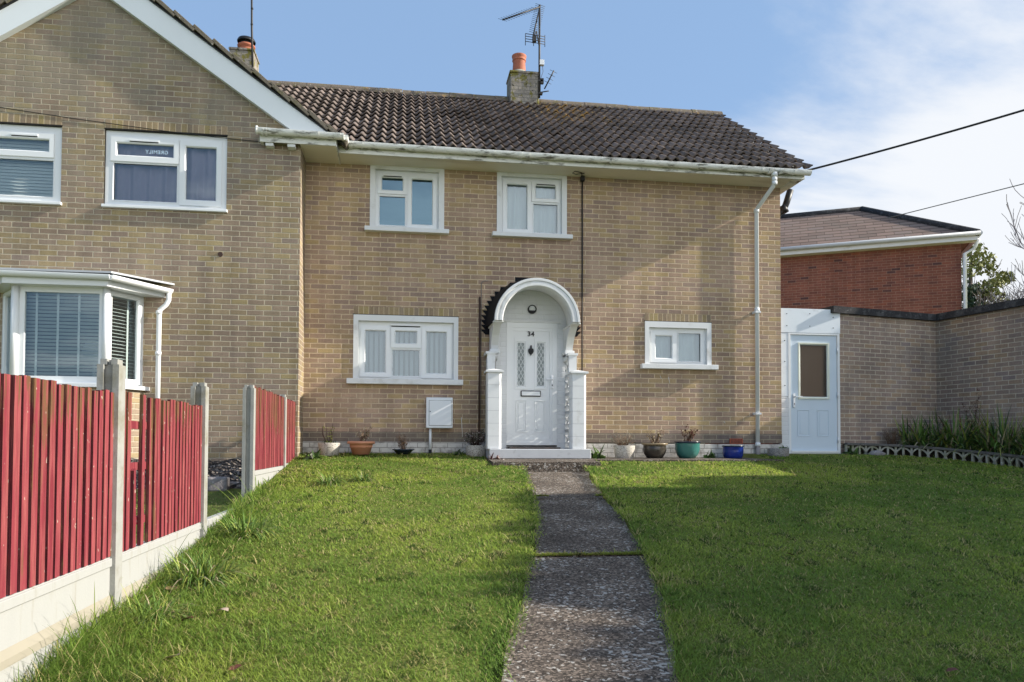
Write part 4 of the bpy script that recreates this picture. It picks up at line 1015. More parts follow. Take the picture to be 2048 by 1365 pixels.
# bay window
bx = [(-5.42, YW), (-4.98, -1.15), (-3.87, -1.15), (-3.55, YW)]
m = MB()
for k in range(3): m.face([(*bx[k], -.4), (*bx[k+1], -.4), (*bx[k+1], .93), (*bx[k], .93)])
BAY = m.build('bay_window', 'brick_wing', L)
def bay_face(p, q, glassx, blind):
    p, q = Vector((*p, 0)), Vector((*q, 0)); d = (q-p); w = d.length; d.normalize(); nrm = Vector((0, 0, 1)).cross(d)
    xf = Matrix((( d.x, nrm.x, 0, p.x), (d.y, nrm.y, 0, p.y), (0, 0, 1, 0), (0, 0, 0, 1)))
    return xf, w
def bwin(p, q, g, sash, blind):
    xf, w = bay_face(p, q, None, None)
    lit = [((g[0], w-g[1], 1.075, 2.17), (g[0]-.06, w-g[1]+.06, 1.01, 2.215) if sash else None)]
    m = MB(xf); m.holes(0, w, .985, 2.24, .03, [lit[0][0] if not sash else (g[0]-.05, w-g[1]+.05, 1.02, 2.205)], .05)
    fr = m.build('window_frame', 'white', BAY)
    G = lit[0][0]
    q_ = MB(xf)
    if sash: q_.bring(lit[0][1], G, .01, .06, .014); q_.build('sash', 'white', fr)
    m2 = MB(xf); m2.face([(G[0]-.01, .055, G[2]-.01), (G[1]+.01, .055, G[2]-.01), (G[1]+.01, .055, G[3]+.01), (G[0]-.01, .055, G[3]+.01)]); m2.build('pane', 'glass', fr)
    blind(fr, .16, (.03, w-.03, 1.0, 2.23), xf)
    m3 = MB(xf); m3.box(-.03, w+.03, -.06, .08, .93, .985); m3.build('sill', 'white', fr, bevel=.006)
bwin(bx[1], bx[2], (.11, .09), False, lambda w, y, fr, xf: venetian(w, y, fr, xf, tilt=-38, tapes=(.21, .47, .73, .99), pitch_=.048, depth=.046))
bwin(bx[2], bx[3], (.12, .12), True, lambda w, y, fr, xf: venetian(w, y, fr, xf, tilt=20, tapes=(.47,), pitch_=.048, depth=.046))
bwin(bx[0], bx[1], (.12, .12), True, lambda w, y, fr, xf: venetian(w, y, fr, xf, tilt=20, pitch_=.048, depth=.046))
m = MB()
for c in (bx[1], bx[2]):
    m = MB(); m.tube([(c[0], c[1]+.02, .985), (c[0], c[1]+.02, 2.24)], .05, 8); m.build('corner_post', 'white', BAY)
m = MB(); m.lathe(-4.25, -.5, [(.02, 1.0), (.02, 1.3), (.20, 1.33), (.10, 1.62), (.0, 1.62)], 20); m.build('table_lamp', 'net', BAY)
ox = [(-5.62, YW), (-5.06, -1.30), (-3.80, -1.30), (-3.30, YW)]
m = MB()
for k in range(3):
    a, b = ox[k], ox[k+1]; m.face([(*a, 2.24), (*b, 2.24), (*b, 2.37), (*a, 2.37)])
m.face([(*p, 2.24) for p in ox]); m.build('bay_fascia', 'white', BAY)
m = MB(); wall_ = [(-5.35, YW+.0, 2.52), (-3.30, YW, 2.52)]
O = [(p[0]+(.06 if k in (2, 3) else -.06), p[1]-.05*(k in (1, 2)), 2.40) for k, p in enumerate(ox)]
O[3] = (-3.18, YW, 2.42)
for th in (0, .025):
    m.face([(O[0][0], O[0][1], O[0][2]+th), (O[1][0], O[1][1], O[1][2]+th), (O[1][0]+.25, YW, 2.52+th)]); m.face([(O[1][0], O[1][1], O[1][2]+th), (O[2][0], O[2][1], O[2][2]+th), (O[2][0]-.2, YW, 2.52+th), (O[1][0]+.25, YW, 2.52+th)]); m.face([(O[2][0], O[2][1], O[2][2]+th), (O[3][0], O[3][1], O[3][2]+th), (O[2][0]-.2, YW, 2.52+th)])
for k in range(3): m.face([O[k], O[k+1], (O[k+1][0], O[k+1][1], O[k+1][2]+.025), (O[k][0], O[k][1], O[k][2]+.025)])
m.build('bay_roof', 'lead', BAY)
gutter(BAY, [(p[0]+(.05 if k > 1 else -.05), p[1]-.05, 2.385-.012*k) for k, p in enumerate(ox[:3])]+[(-3.22, YW-.02, 2.34)], r=.05, mat='white')
m = MB(); m.tube([(-3.24, YW-.05, 2.33), (-3.24, YW-.05, 2.20), (-3.27, YW-.06, 2.13), (-3.35, YW-.06, 2.06), (-3.36, YW-.06, 2.0), (-3.365, YW-.06, -.2)], .034, 12)
for z in (2.02, 1.45): m.tube([(-3.363, YW-.06, z-.025), (-3.363, YW-.06, z+.025)], .042, 12)
m.build('downpipe', 'white', BAY)

# ------------------------------------------------------------------ red fence
F = thing('fence', 'worn red picket fence with concrete posts and gravel boards between the gardens', 'fence', (-1.55, -5, -.5))
PYS = [(-9.33, .65, -1.0), (-7.46, .65, -.9), (-5.66, .67, -.7), (-3.75, .80, -.5), (-1.64, .84, -.25), (-.40, .88, -.1)]
for y, zt, zb in PYS:
    m = MB(); a, b, h = -1.605, -1.495, .10
    poly = [(a, y), (a+.032, y), (a+.032, y+.032), (b-.032, y+.032), (b-.032, y), (b, y), (b, y+h), (b-.032, y+h), (b-.032, y+h-.03), (a+.032, y+h-.03), (a+.032, y+h), (a, y+h)]
    m.prism([(x, q, zb) for x, q in poly], (0, 0, zt-zb-.03))
    ins = [(x+(.012 if x < -1.55 else -.012), q+(.012 if q < y+.05 else -.012)) for x, q in poly]
    m.prism([(x, q, zt-.03) for x, q in ins], (0, 0, .03))
    m.build('fence_post', 'post', F, bevel=.012)
def panel(y0, y1, zt, zb, skip=(), lean=None, seed=0):
    m = MB(); rr = random.Random(seed); y = y0+.03; k = 0
    while y < y1-.03:
        w = .050+rr.uniform(-.004, .004)
        if k not in skip:
            dz = rr.uniform(-.012, .008); ty = rr.uniform(-.006, .006)
            x = -1.535+rr.uniform(-.003, .003)
            if lean == k: m.prism([(x, y-.04, zb), (x, y-.04+w, zb), (x, y-.06+w, zb+.45), (x, y-.06+.02, zb+.44)], (.02, 0, 0))
            else: m.prism([(x, y, zb), (x, y+w, zb), (x, y+w+ty, zt+dz), (x, y+ty, zt+dz)], (.021, 0, 0))
        y += .077; k += 1
    for z in (zb+.12, (zb+zt)/2, zt-.2): m.box(-1.565, -1.537, y0+.01, y1-.01, z, z+.045)
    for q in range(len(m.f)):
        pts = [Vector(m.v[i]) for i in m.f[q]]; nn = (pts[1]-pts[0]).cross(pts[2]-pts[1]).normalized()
        if abs(nn.y) > .6: m.mi[q] = 1  # picket edges take the darkened paint that stands in for shade
    m.build('fence_panel', ['red', 'red_shaded'], F)
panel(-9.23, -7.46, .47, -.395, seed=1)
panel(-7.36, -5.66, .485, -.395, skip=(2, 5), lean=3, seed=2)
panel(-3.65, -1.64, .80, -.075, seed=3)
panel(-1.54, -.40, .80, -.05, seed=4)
for y0, y1, zt in ((-9.24, -7.45, -.40), (-7.37, -5.65, -.40), (-5.57, -3.74, -.40), (-3.66, -1.63, -.08), (-1.55, -.39, -.06)):
    m = MB(); m.box(-1.575, -1.522, y0, y1, zt-.27, zt)
    m.prism([(-1.522, y0, zt-.235), (-1.522, y0, zt-.27), (-1.575, y0, zt-.30), (-1.575, y0, zt-.235)][::-1], (0, y1-y0, 0), 1)
    m.box(-1.575, -1.53, y0+.003, y1-.003, zt-.62, zt-.272)
    m.box(-1.522, -1.512, y0+.002, y1-.002, zt-.05, zt-.006)
    m.prism([(-1.521, y0+.001, zt-.20), (-1.505, y0+.001, zt-.235), (-1.505, y0+.001, zt-.268), (-1.521, y0+.001, zt-.268)][::-1], (0, y1-y0-.002, 0), 1)
    m.build('gravel_board', ['gravel_board', 'gravel_ledge'], F, bevel=.004)

# ------------------------------------------------------------------ outhouse with blue door
OB = thing('outbuilding', 'low flat roofed brick outhouse with pale blue half glazed door', 'outbuilding', (8.0, .3, 0))
th = R(12.0); fdir = Vector((math.cos(th), math.sin(th), 0)); rdir = Vector((math.sin(th), -math.cos(th), 0))
P0 = Vector((7.27, .10, 0)); C0 = P0+fdir*2.20; E0 = C0+rdir*6.5
m = MB()
m.face([P0+Vector((0, 0, -.3)), C0+Vector((0, 0, -.3)), C0+Vector((0, 0, 2.45)), P0+Vector((0, 0, 2.45))])
m.face([C0+Vector((0, 0, -1.)), E0+Vector((0, 0, -1.)), E0+Vector((0, 0, 2.45)), C0+Vector((0, 0, 2.45))])
bk = Vector((2.6*math.cos(th), 2.6*math.sin(th), 0))
m.face([E0+Vector((0, 0, -1.)), E0+bk+Vector((0, 0, -1.)), E0+bk+Vector((0, 0, 2.45)), E0+Vector((0, 0, 2.45))])
m.face([E0+bk+Vector((0, 0, -1)), C0+bk-rdir*3+Vector((0, 0, -1)), C0+bk-rdir*3+Vector((0, 0, 2.45)), E0+bk+Vector((0, 0, 2.45))])
m.build('wall', 'brick_out', OB)
m = MB(); z0, z1 = 2.43, 2.545; ov = .07
ca, cb_, cc = P0-fdir*.17-Vector((-math.sin(th), math.cos(th), 0))*ov, C0-Vector((-math.sin(th), math.cos(th), 0))*ov-fdir*ov, E0-fdir*ov
bkv = Vector((-math.sin(th), math.cos(th), 0))*3
m.prism([ca+Vector((0, 0, z0)), cb_+Vector((0, 0, z0)), cb_+bkv+Vector((0, 0, z0)), ca+bkv+Vector((0, 0, z0))], (0, 0, z1-z0))
m.prism([cb_+Vector((0, 0, z0+.002)), cc+Vector((0, 0, z0+.002)), cc+bk+fdir*.2+Vector((0, 0, z0+.002)), cb_+bk+fdir*.2+Vector((0, 0, z0+.002))], (0, 0, z1-z0+.004))
m.build('roof_slab', 'coping', OB, bevel=.012)
m = MB(); yy = .08
m.box(6.20, 7.275, yy-.012, yy+.03, 2.085, 2.49)
m.box(6.20, 6.345, yy-.006, yy+.03, 1.02, 2.082)
for x, z in ((6.32, 2.40), (6.73, 2.41), (7.15, 2.36), (6.32, 2.2), (6.73, 2.2), (7.15, 2.18), (6.28, 1.95), (6.28, 1.6), (6.28, 1.2)): m.tube([(x, yy-.016, z), (x, yy-.006, z)], .009, 8, mi=1)
m.build('boarding', ['panel_white', 'dark_gap'], OB, bevel=.003)
m = MB(); m.box(6.20, 6.345, yy-.004, yy+.06, .02, 1.018); m.build('door_reveal', 'painted_brick', OB)
m = MB(); m.ring((6.345, 7.265, .06, 2.083), (6.385, 7.225, .10, 2.055), yy-.01, yy+.06); m.box(6.385, 7.225, yy+.02, yy+.06, .0, .1, 1); m.build('door_frame', ['white', 'dark_gap'], OB)
m = MB(); gl = (6.565, 7.04, 1.02, 1.885)
m.holes(6.39, 7.22, .112, 2.05, yy+.012, [gl], .02)
for a, b in ((6.51, 6.72), (6.86, 7.07)): m.bring((a, b, .36, .80), (a+.022, b-.022, .382, .778), yy+.004, yy+.012, .014); m.box(a+.045, b-.045, yy+.006, yy+.013, .405, .755)
OD = m.build('back_door', 'blue_door', OB)
m = MB(); m.bring((6.525, 7.08, .98, 1.925), gl, yy-.008, yy+.02, .02); m.build('glazing_bead', 'cream', OD)
m = MB(); m.face([(gl[0], yy+.02, gl[2]), (gl[1], yy+.02, gl[2]), (gl[1], yy+.02, gl[3]), (gl[0], yy+.02, gl[3])]); m.build('pane', 'glass_thin', OD) if 'glass_thin' in M else m.build('pane', glass('reeded_glass', (.85, .80, .74), -.02, .35), OD)
m = MB(); m.face([(gl[0]-.1, yy+.10, gl[2]-.1), (gl[1]+.1, yy+.10, gl[2]-.1), (gl[1]+.1, yy+.10, gl[3]+.1), (gl[0]-.1, yy+.10, gl[3]+.1)]); m.build('roller_blind', 'brown_blind', OD)
m = MB(); m.box(6.425, 6.46, yy-.015, yy+.012, .84, 1.07); m.box(6.43, 6.57, yy-.05, yy-.03, 1.005, 1.025); m.box(6.432, 6.452, yy-.05, yy-.01, 1.0, 1.028); m.box(6.437, 6.449, yy-.018, yy-.013, .88, .91, 1); m.build('door_handle', ['chrome', 'black'], OD, bevel=.004)
m = MB()
for z in (.3, 1.05, 1.8):
    m = MB(); m.tube([(7.225, yy-.006, z-.05), (7.225, yy-.006, z+.05)], .012, 8); m.build('hinge', 'chrome', OD)
m = MB(); m.box(6.385, 7.225, yy-.03, yy+.015, .092, .118); m.build('weather_bar', 'white', OD)

# raised bed with decorative screen block edging
ed = [(7.33, .02), (7.75, -.06), (8.18, -.26), (8.52, -.60), (8.80, -1.05), (9.04, -1.65), (9.24, -2.3), (9.4, -3.0), (9.55, -3.8)]
G = thing('garden_edging', 'low edging of pierced concrete blocks with grey cap around the raised bed', 'edging', (8.5, -.6, 0))
m = MB(); mc = MB(); mp = MB()
tot = []
for k in range(len(ed)-1):
    a, b = Vector((*ed[k], 0)), Vector((*ed[k+1], 0)); d = (b-a); n = max(1, round(d.length/.24)); u_ = d/n; L_ = u_.length
    for j in range(n):
        p = a+u_*j; zb_ = gz(p.x, p.y)-.10
        un = u_.normalized(); p3 = Vector((p.x, p.y, zb_)); sdn = Vector((un.y, -un.x, 0))
        z = Vector((0, 0, 1)); Hh = .265
        m.bar(p3+z*.25, p3+u_+z*(.25+(gz(*(p+u_)[:2])-gz(p.x, p.y))), .02, .05, 0, sdn)
        m.bar(p3, p3+z*.25, .028, .06, 0, sdn)
        for c0, s0 in ((0, 1), (1, -1)):
            for r0 in (.62,):
                pts = [p3+u_*(c0+s0*r0*math.cos(R(q)))+z*(.0+.27*r0*1.35*math.sin(R(q))) for q in (0, 22, 45, 68, 90)]
                for i in range(4): m.bar(pts[i], pts[i+1], .024, .05, 0, sdn)
        m.bar(p3+u_*.5, p3+u_*.5+z*.25, .03, .045, 0, sdn)
        q0 = p3+z*.262; q1 = p3+u_+z*(.262+(gz(*(p+u_)[:2])-gz(p.x, p.y)))
        mc.bar(q0-un*.0, q1-un*.006, .11, .04, 0)
m.build('screen_blocks', 'edging', G); mc.build('edging_cap', 'edging_cap', G, bevel=.006)
m = MB()
def bedz(x, y): return gz(x, y)+.14
inner = [(p[0]+.05, p[1]+.06) for p in ed]
for k in range(len(inner)-1):
    a, b = inner[k], inner[k+1]
    ta, tb_ = k/(len(inner)-1), (k+1)/(len(inner)-1)
    def wallp(t): 
        s = t*(2.2+4.2)
        q = P0+fdir*min(s, 2.2)+rdir*max(0, s-2.2); return (q.x, q.y)
    c, d = wallp(ta), wallp(tb_)
    m.face([(a[0], a[1], bedz(*a)), (b[0], b[1], bedz(*b)), (d[0], d[1], bedz(*b)+.03), (c[0], c[1], bedz(*a)+.03)])
    m.face([(a[0], a[1], bedz(*a)), (a[0], a[1], bedz(*a)-.3), (b[0], b[1], bedz(*b)-.3), (b[0], b[1], bedz(*b))])
structure(m.build('flower_bed', 'soil'))

# ------------------------------------------------------------------ plants
def strap(m, p, az, el, L_, w, droop, mi=0, n=5):
    p = Vector(p); pts = []; d = Vector((math.cos(az)*math.cos(el), math.sin(az)*math.cos(el), math.sin(el))); cur = p.copy()
    sd_ = Vector((-math.sin(az), math.cos(az), 0))
    for k in range(n+1):
        t = k/n; ww = w*(1-t**2.2)*.5+.0004; pts.append((cur-sd_*ww, cur+sd_*ww))
        d = (d+Vector((0, 0, -droop/n))).normalized(); cur = cur+d*(L_/n)
    for k in range(n): m.face([pts[k][0], pts[k][1], pts[k+1][1], pts[k+1][0]], mi); m.sm[len(m.f)-1] = True
def clump(name, label, cat, pos, n, rad, L0, L1, w, mats, weights, droop=(.5, 2.), group=None, seed=0, el=(45, 88)):
    rr = random.Random(seed); m = MB()
    for i in range(n):
        a = rr.uniform(0, 6.283); r = rad*math.sqrt(rr.random()); x, y = pos[0]+r*math.cos(a), pos[1]+r*math.sin(a)
        strap(m, (x, y, pos[2]-.02), a+rr.uniform(-1.2, 1.2), R(rr.uniform(*el)), rr.uniform(L0, L1), w*rr.uniform(.7, 1.3), rr.uniform(*droop), rr.choices(range(len(mats)), weights)[0])
    return tag(m.build(name, mats, base=pos), label, cat, group)
bm = ['leaf_dark', 'leaf', 'leaf_yellow', 'leaf_straw', 'leaf_red']
for k, (x, y, n, rd, h, lab) in enumerate([(8.62, -.12, 230, .26, .62, 'strappy leaved plant with pale dead blades at the left end of the bed'), (9.03, -.42, 300, .30, .74, 'dense strappy green plant in the middle of the bed below the dried stems'), (9.30, -1.05, 280, .28, .78, 'tall strappy plant with yellowing blades leaning against the side wall'), (9.48, -1.75, 240, .30, .75, 'dark strappy plant at the right edge of the bed')]):
    clump('border_plant', lab, 'plant', (x, y, bedz(x, y)), n, rd*1.1, h*.45, h*1.1, .028, bm, (4, 4, 2.2, 2.2, .6), group='strappy plants in the raised bed', seed=20+k)
def dead_plant(name, label, pos, n, h, spread, leafmat='leaf_red', stem='stem_dark', leaves=8, ls=.03, seed=0, parent=None, nm=None, group=None, lean=(0, 0)):
    rr = random.Random(seed); m = MB()
    for i in range(n):
        a = rr.uniform(0, 6.283); e = rr.uniform(.55, 1.); hh = h*rr.uniform(.55, 1.)
        tip = Vector((pos[0]+math.cos(a)*spread*rr.uniform(.3, 1.)+lean[0]*hh, pos[1]+math.sin(a)*spread*rr.uniform(.2, .7)+lean[1]*hh, pos[2]+hh))
        b = Vector((pos[0]+rr.uniform(-.3, .3)*spread, pos[1]+rr.uniform(-.2, .2)*spread, pos[2])); mid = b.lerp(tip, .5)+Vector((rr.uniform(-.02, .02), rr.uniform(-.02, .02), .02))
        m.tube([b, mid, tip], [.005, .0035, .0015], 5)
        for j in range(rr.randint(2, 4)):
            q = b.lerp(tip, rr.uniform(.35, .9)); tw = q+Vector((rr.uniform(-.07, .07), rr.uniform(-.05, .05), rr.uniform(.02, .09)))*(h/.35); m.tube([q, tw], [.0025, .001], 4)
            for l in range(2): strap(m, q.lerp(tw, rr.uniform(.4, 1)), rr.uniform(0, 6.28), R(rr.uniform(-20, 70)), ls*rr.uniform(.7, 1.5), ls*.5, rr.uniform(.3, 1.5), 1, 3)
        for j in range(leaves): strap(m, b.lerp(tip, rr.uniform(.2, 1.)), rr.uniform(0, 6.28), R(rr.uniform(-30, 70)), ls*rr.uniform(.7, 1.6), ls*.55, rr.uniform(.3, 2.), 1, 3)
    o = m.build(nm or name, [stem, leafmat], parent, base=None if parent else pos)
    if not parent: tag(o, label, 'plant', group)
    return o
dead_plant('dried_plant', 'tall dried dark seed stems rising above the strappy plants by the side wall', (9.17, -.62, bedz(9.17, -.62)), 7, 1.12, .20, 'leaf_red', 'stem_dark', 16, .035, 31)
dead_plant('dried_plant', 'small brown twiggy plant in the bed in front of the outhouse wall', (8.22, .08, bedz(8.2, 0)), 26, .34, .22, 'stem', 'stem', 2, .02, 32)

def pot(kind, x, y, z, label, r0, r1, h, mats, plant, prof=None, soil=True):
    T = thing('plant_pot', label, 'plant pot', (x, y, z), 'plant pots along the house wall')
    m = MB(); pr_ = prof or [(0, 0), (r0, 0), (r1, h), (r1-.022, h), (r1-.03, h-.05)]
    mis = None
    if prof: mis = [q[2] if len(q) > 2 else 0 for q in prof]; pr_ = [(q[0], q[1]) for q in prof]
    m.lathe(x, y, [(a, z+b) for a, b in pr_], 36, mis=mis)
    m.build('pot', mats, T, bevel=0)
    m = MB(); m.lathe(x, y, [(0, z+h-.03), (r1-.02, z+h-.035)], 20); m.build('compost', 'soil', T)
    plant(T, (x, y, z+h-.03)); return T
def P_dead(**k):
    return lambda T, p: dead_plant('plant', '', p, parent=T, nm='plant', **k)
def P_green(T, p):
    m = MB(); rr = random.Random(8)
    for i in range(60): strap(m, (p[0]+rr.uniform(-.08, .08), p[1]+rr.uniform(-.08, .08), p[2]), rr.uniform(0, 6.28), R(rr.uniform(20, 80)), rr.uniform(.04, .11), .018, rr.uniform(.5, 2), 0, 3)
    for i in range(7):
        x = rr.uniform(-.1, .1); m.tube([(p[0]+x*.3, p[1], p[2]), (p[0]+x*.8-.02, p[1], p[2]+.15), (p[0]+x-.01, p[1], p[2]+rr.uniform(.2, .36))], [.006, .005, .002], 5, mi=1)
        for j in range(6): strap(m, (p[0]+x*(.3+.1*j), p[1], p[2]+.05+.04*j), rr.uniform(0, 6.28), R(rr.uniform(0, 70)), .035, .02, 1, 2, 3)
    m.build('plant', ['leaf_dark', 'stem_dark', 'leaf_yellow'], T)
def P_heather(T, p):
    m = MB(); rr = random.Random(9)
    for i in range(80):
        a = rr.uniform(0, 6.28); r = .14*math.sqrt(rr.random()); h = rr.uniform(.10, .26)
        tip = (p[0]+1.35*r*math.cos(a), p[1]+r*math.sin(a), p[2]+h); m.tube([(p[0]+.3*r*math.cos(a), p[1]+.3*r*math.sin(a), p[2]), tip], [.003, .0015], 4, mi=1)
        for j in range(5): strap(m, (tip[0]+rr.uniform(-.02, .02), tip[1], tip[2]-rr.uniform(0, .09)), rr.uniform(0, 6.28), R(rr.uniform(-20, 80)), .022, .014, 1, rr.choice((0, 2, 2)), 2)
    m.build('plant', ['petal', 'stem_dark', 'leaf_dark'], T)
def P_grey(T, p):
    m = MB(); rr = random.Random(10)
    for i in range(90):
        a = rr.uniform(0, 6.28); r = .17*math.sqrt(rr.random()); h = rr.uniform(.08, .24)
        tip = (p[0]-.02+1.3*r*math.cos(a), p[1]+r*math.sin(a), p[2]+h); m.tube([(p[0]+.3*r*math.cos(a), p[1]+.3*r*math.sin(a), p[2]), tip], [.003, .0012], 4, mi=1)
        for j in range(5): strap(m, (tip[0]+rr.uniform(-.02, .02), tip[1], tip[2]-rr.uniform(0, .07)), rr.uniform(0, 6.28), R(rr.uniform(-20, 80)), .03, .007, 1, 0, 2)
    m.build('plant', ['leaf_grey', 'stem'], T)
gpr = lambda r0, r1, h: [(0, 0), (r0, 0), (r0+.01, .01), (r1, h-.006), (r1-.006, h), (r1-.03, h), (r1-.035, h-.06)]
pot('g', -1.06, -.34, .02, 'rough grey aggregate pot with reddish stems, nearest the gabled wing', .12, .162, .20, ['granite'], P_green, gpr(.12, .162, .20))
pot('t', -.60, -.36, .05, 'terracotta tub with a wide rim and dry twigs', .125, .19, .20, ['terracotta'], P_dead(n=14, h=.24, spread=.16, leafmat='leaf_straw', stem='stem', leaves=3, ls=.03, seed=40), [(0, 0), (.125, 0), (.155, .10), (.162, .102), (.163, .112), (.17, .155), (.195, .155), (.202, .165), (.20, .19), (.19, .195), (.165, .19), (.16, .15)])
pot('s', .015, -.34, .055, 'dark shallow bowl of withered stems half hidden in the grass', .09, .15, .07, ['glaze_dark'], P_dead(n=14, h=.27, spread=.14, leafmat='stem', stem='stem', leaves=5, ls=.035, seed=41), [(0, 0), (.09, 0), (.14, .055), (.165, .065), (.165, .075), (.13, .07)])
pot('g', 1.10, -.36, .0, 'straight sided grey aggregate pot with pale flowering heather beside the porch', .14, .158, .19, ['granite'], P_heather, gpr(.14, .158, .19))
pot('g', 3.38, -.42, -.02, 'pale aggregate pot with a grey leaved plant, right of the porch', .13, .165, .215, ['granite'], P_grey, gpr(.13, .165, .215))
gl_p = lambda k: [(0, 0, 0), (.115*k, 0, 0), (.165*k, .07, 0), (.182*k, .13, 0), (.176*k, .175, 0), (.172*k, .20, 1), (.205*k, .215, 1), (.207*k, .225, 1), (.195*k, .232, 1), (.165*k, .225, 1), (.155*k, .17, 1)]
pot('b', 3.87, -.40, .0, 'dark bronze glazed pot with ochre rim and bare twigs', .1, .20, .23, ['glaze_brown', 'glaze_rim'], P_dead(n=18, h=.26, spread=.2, leafmat='leaf_straw', stem='stem', leaves=3, ls=.03, seed=42), gl_p(1.))
pot('gr', 4.40, -.40, .0, 'teal green glazed pot with dark withered shrub', .1, .2, .25, ['glaze_green', 'glaze_dark'], P_dead(n=12, h=.33, spread=.17, leafmat='leaf_red', stem='stem', leaves=8, ls=.04, seed=43), [(0, 0, 0), (.12, 0, 0), (.165, .06, 0), (.192, .14, 0), (.188, .19, 0), (.193, .215, 0), (.19, .235, 1), (.207, .245, 1), (.207, .258, 1), (.19, .262, 1), (.16, .25, 1), (.155, .2, 1)])
pot('bl', 5.17, -.36, -.005, 'empty cobalt blue glazed pot below the air brick', .13, .165, .20, ['glaze_blue', 'glaze_dark'], lambda T, p: None, [(0, 0, 0), (.135, 0, 0), (.155, .05, 0), (.163, .12, 0), (.158, .175, 0), (.166, .185, 1), (.172, .195, 1), (.168, .205, 1), (.15, .203, 1), (.14, .15, 1)])
pot('g4', 5.96, -.30, -.03, 'squat dark grey aggregate pot next to the outhouse doorway', .155, .165, .19, ['granite_dark'], lambda T, p: None, gpr(.155, .165, .19))

# small weeds
def weed(label, x, y, z, n, h, mats, w=.03, seed=0, group=None, name='weed'):
    rr = random.Random(seed); m = MB()
    for i in range(n):
        a = rr.uniform(0, 6.28); strap(m, (x+rr.uniform(-.08, .08), y+rr.uniform(-.05, .05), z), a, R(rr.uniform(25, 80)), h*rr.uniform(.5, 1.1), w*rr.uniform(.6, 1.4), rr.uniform(.6, 2.2), rr.randrange(len(mats)), 4)
    return tag(m.build(name, mats, base=(x, y, z)), label, 'plant', group)
weed('broad leaved green weed right of the porch step', 2.93, -.55, -.01, 26, .26, ['leaf', 'leaf_dark'], .07, 50)
weed('small low weed growing in the paving between the teal and blue pots', 4.80, -.30, .0, 60, .16, ['leaf_dark', 'leaf'], .03, 51)
weed('leafy weed at the foot of the last fence post near the wing', -1.25, -.75, -.02, 60, .24, ['leaf', 'leaf_dark', 'leaf_grey'], .045, 52)
weed('dark leaved weed beside the aggregate pot left of the porch', .88, -.30, .02, 16, .2, ['leaf_dark'], .05, 53)
weed('red and white flowers at the left corner of the porch step', 1.33, -.93, -.02, 40, .13, ['petal', 'leaf_red'], .03, 54)
weed('green weed trailing at the threshold of the blue door', 7.36, -.05, .08, 40, .2, ['leaf_dark', 'leaf'], .03, 55)
weed('small plant on the low wall stub by the white door reveal', 6.15, -.12, .16, 24, .09, ['leaf_dark', 'leaf'], .025, 56)
def stone(label, x, y, s, mat='block'):
    m = MB(); n = 10; rr = random.Random(int(x*10)); z = gz(x, y)
    m.lathe(x, y, [(0, z-.02), (s, z-.02), (s*1.02, z+s*.25), (s*.7, z+s*.55), (0, z+s*.6)], 9)
    m.v = [(a+rr.uniform(-.12, .12)*s, b+rr.uniform(-.12, .12)*s, c+rr.uniform(-.06, .06)*s) for a, b, c in m.v]
    return tag(m.build('stone', mat, base=(x, y, z), smooth=False), label, 'stone')
stone('pale rounded stone lying in front of the pierced block edging', 7.75, -.17, .13)
def fallen_leaf(label, x, y, s, mat, seed):
    rr = random.Random(seed); z = gz(x, y)+.03; m = MB(); a = rr.uniform(0, 6.28); n = 9; rows = []
    for i in range(n+1):
        t = i/n; w = .45*math.sin(math.pi*min(1, t*1.05))**.8*(1+.2*math.sin(9*t)); c = .25*math.sin(3*t+seed)
        rows.append([(t-.5, -w, c*.5+.18*w), (t-.5, 0, c*.5-.02), (t-.5, w, c*.5+.28*w)])
    for i in range(n):
        for j in range(2): 
            q = [rows[i][j], rows[i][j+1], rows[i+1][j+1], rows[i+1][j]]
            m.face([(x+s*(p[0]*math.cos(a)-p[1]*math.sin(a)), y+s*(p[0]*math.sin(a)+p[1]*math.cos(a)), z+s*p[2]) for p in q]); m.sm[len(m.f)-1] = True
    return tag(m.build('fallen_leaf', mat, base=(x, y, z)), label, 'leaf', 'dead leaves on the lawn')
for k, (x, y, s, mt, lab) in enumerate([(-1.34, -7.0, .11, 'fallen', 'curled brown leaf standing by the grass tuft beside the near fence post'), (2.83, -6.49, .06, 'leaf_red', 'dark brown leaf in the middle of the right lawn'), (2.48, -8.59, .055, 'leaf_red', 'dark leaf in the near right corner of the lawn'), (-.95, -7.46, .07, 'fallen_pale', 'pale pinkish leaf to the right of the curled brown leaf'), (-1.1, -7.58, .07, 'leaf_red', 'dark leaf lying just left of the pale pinkish leaf'), (-1.03, -8.08, .075, 'fallen_pale', 'pale leaf nearest the gravel board on the near left lawn'), (5.2, -1.95, .07, 'fallen', 'brown leaf on the lawn in front of the blue pot'), (-.72, -8.24, .06, 'leaf_red', 'reddish leaf at the very front of the left lawn'), (-.19, -7.28, .04, 'fallen_pale', 'tiny white leaf alone in the middle of the left lawn')]):
    fallen_leaf(lab, x, y, s, mt, 60+k)

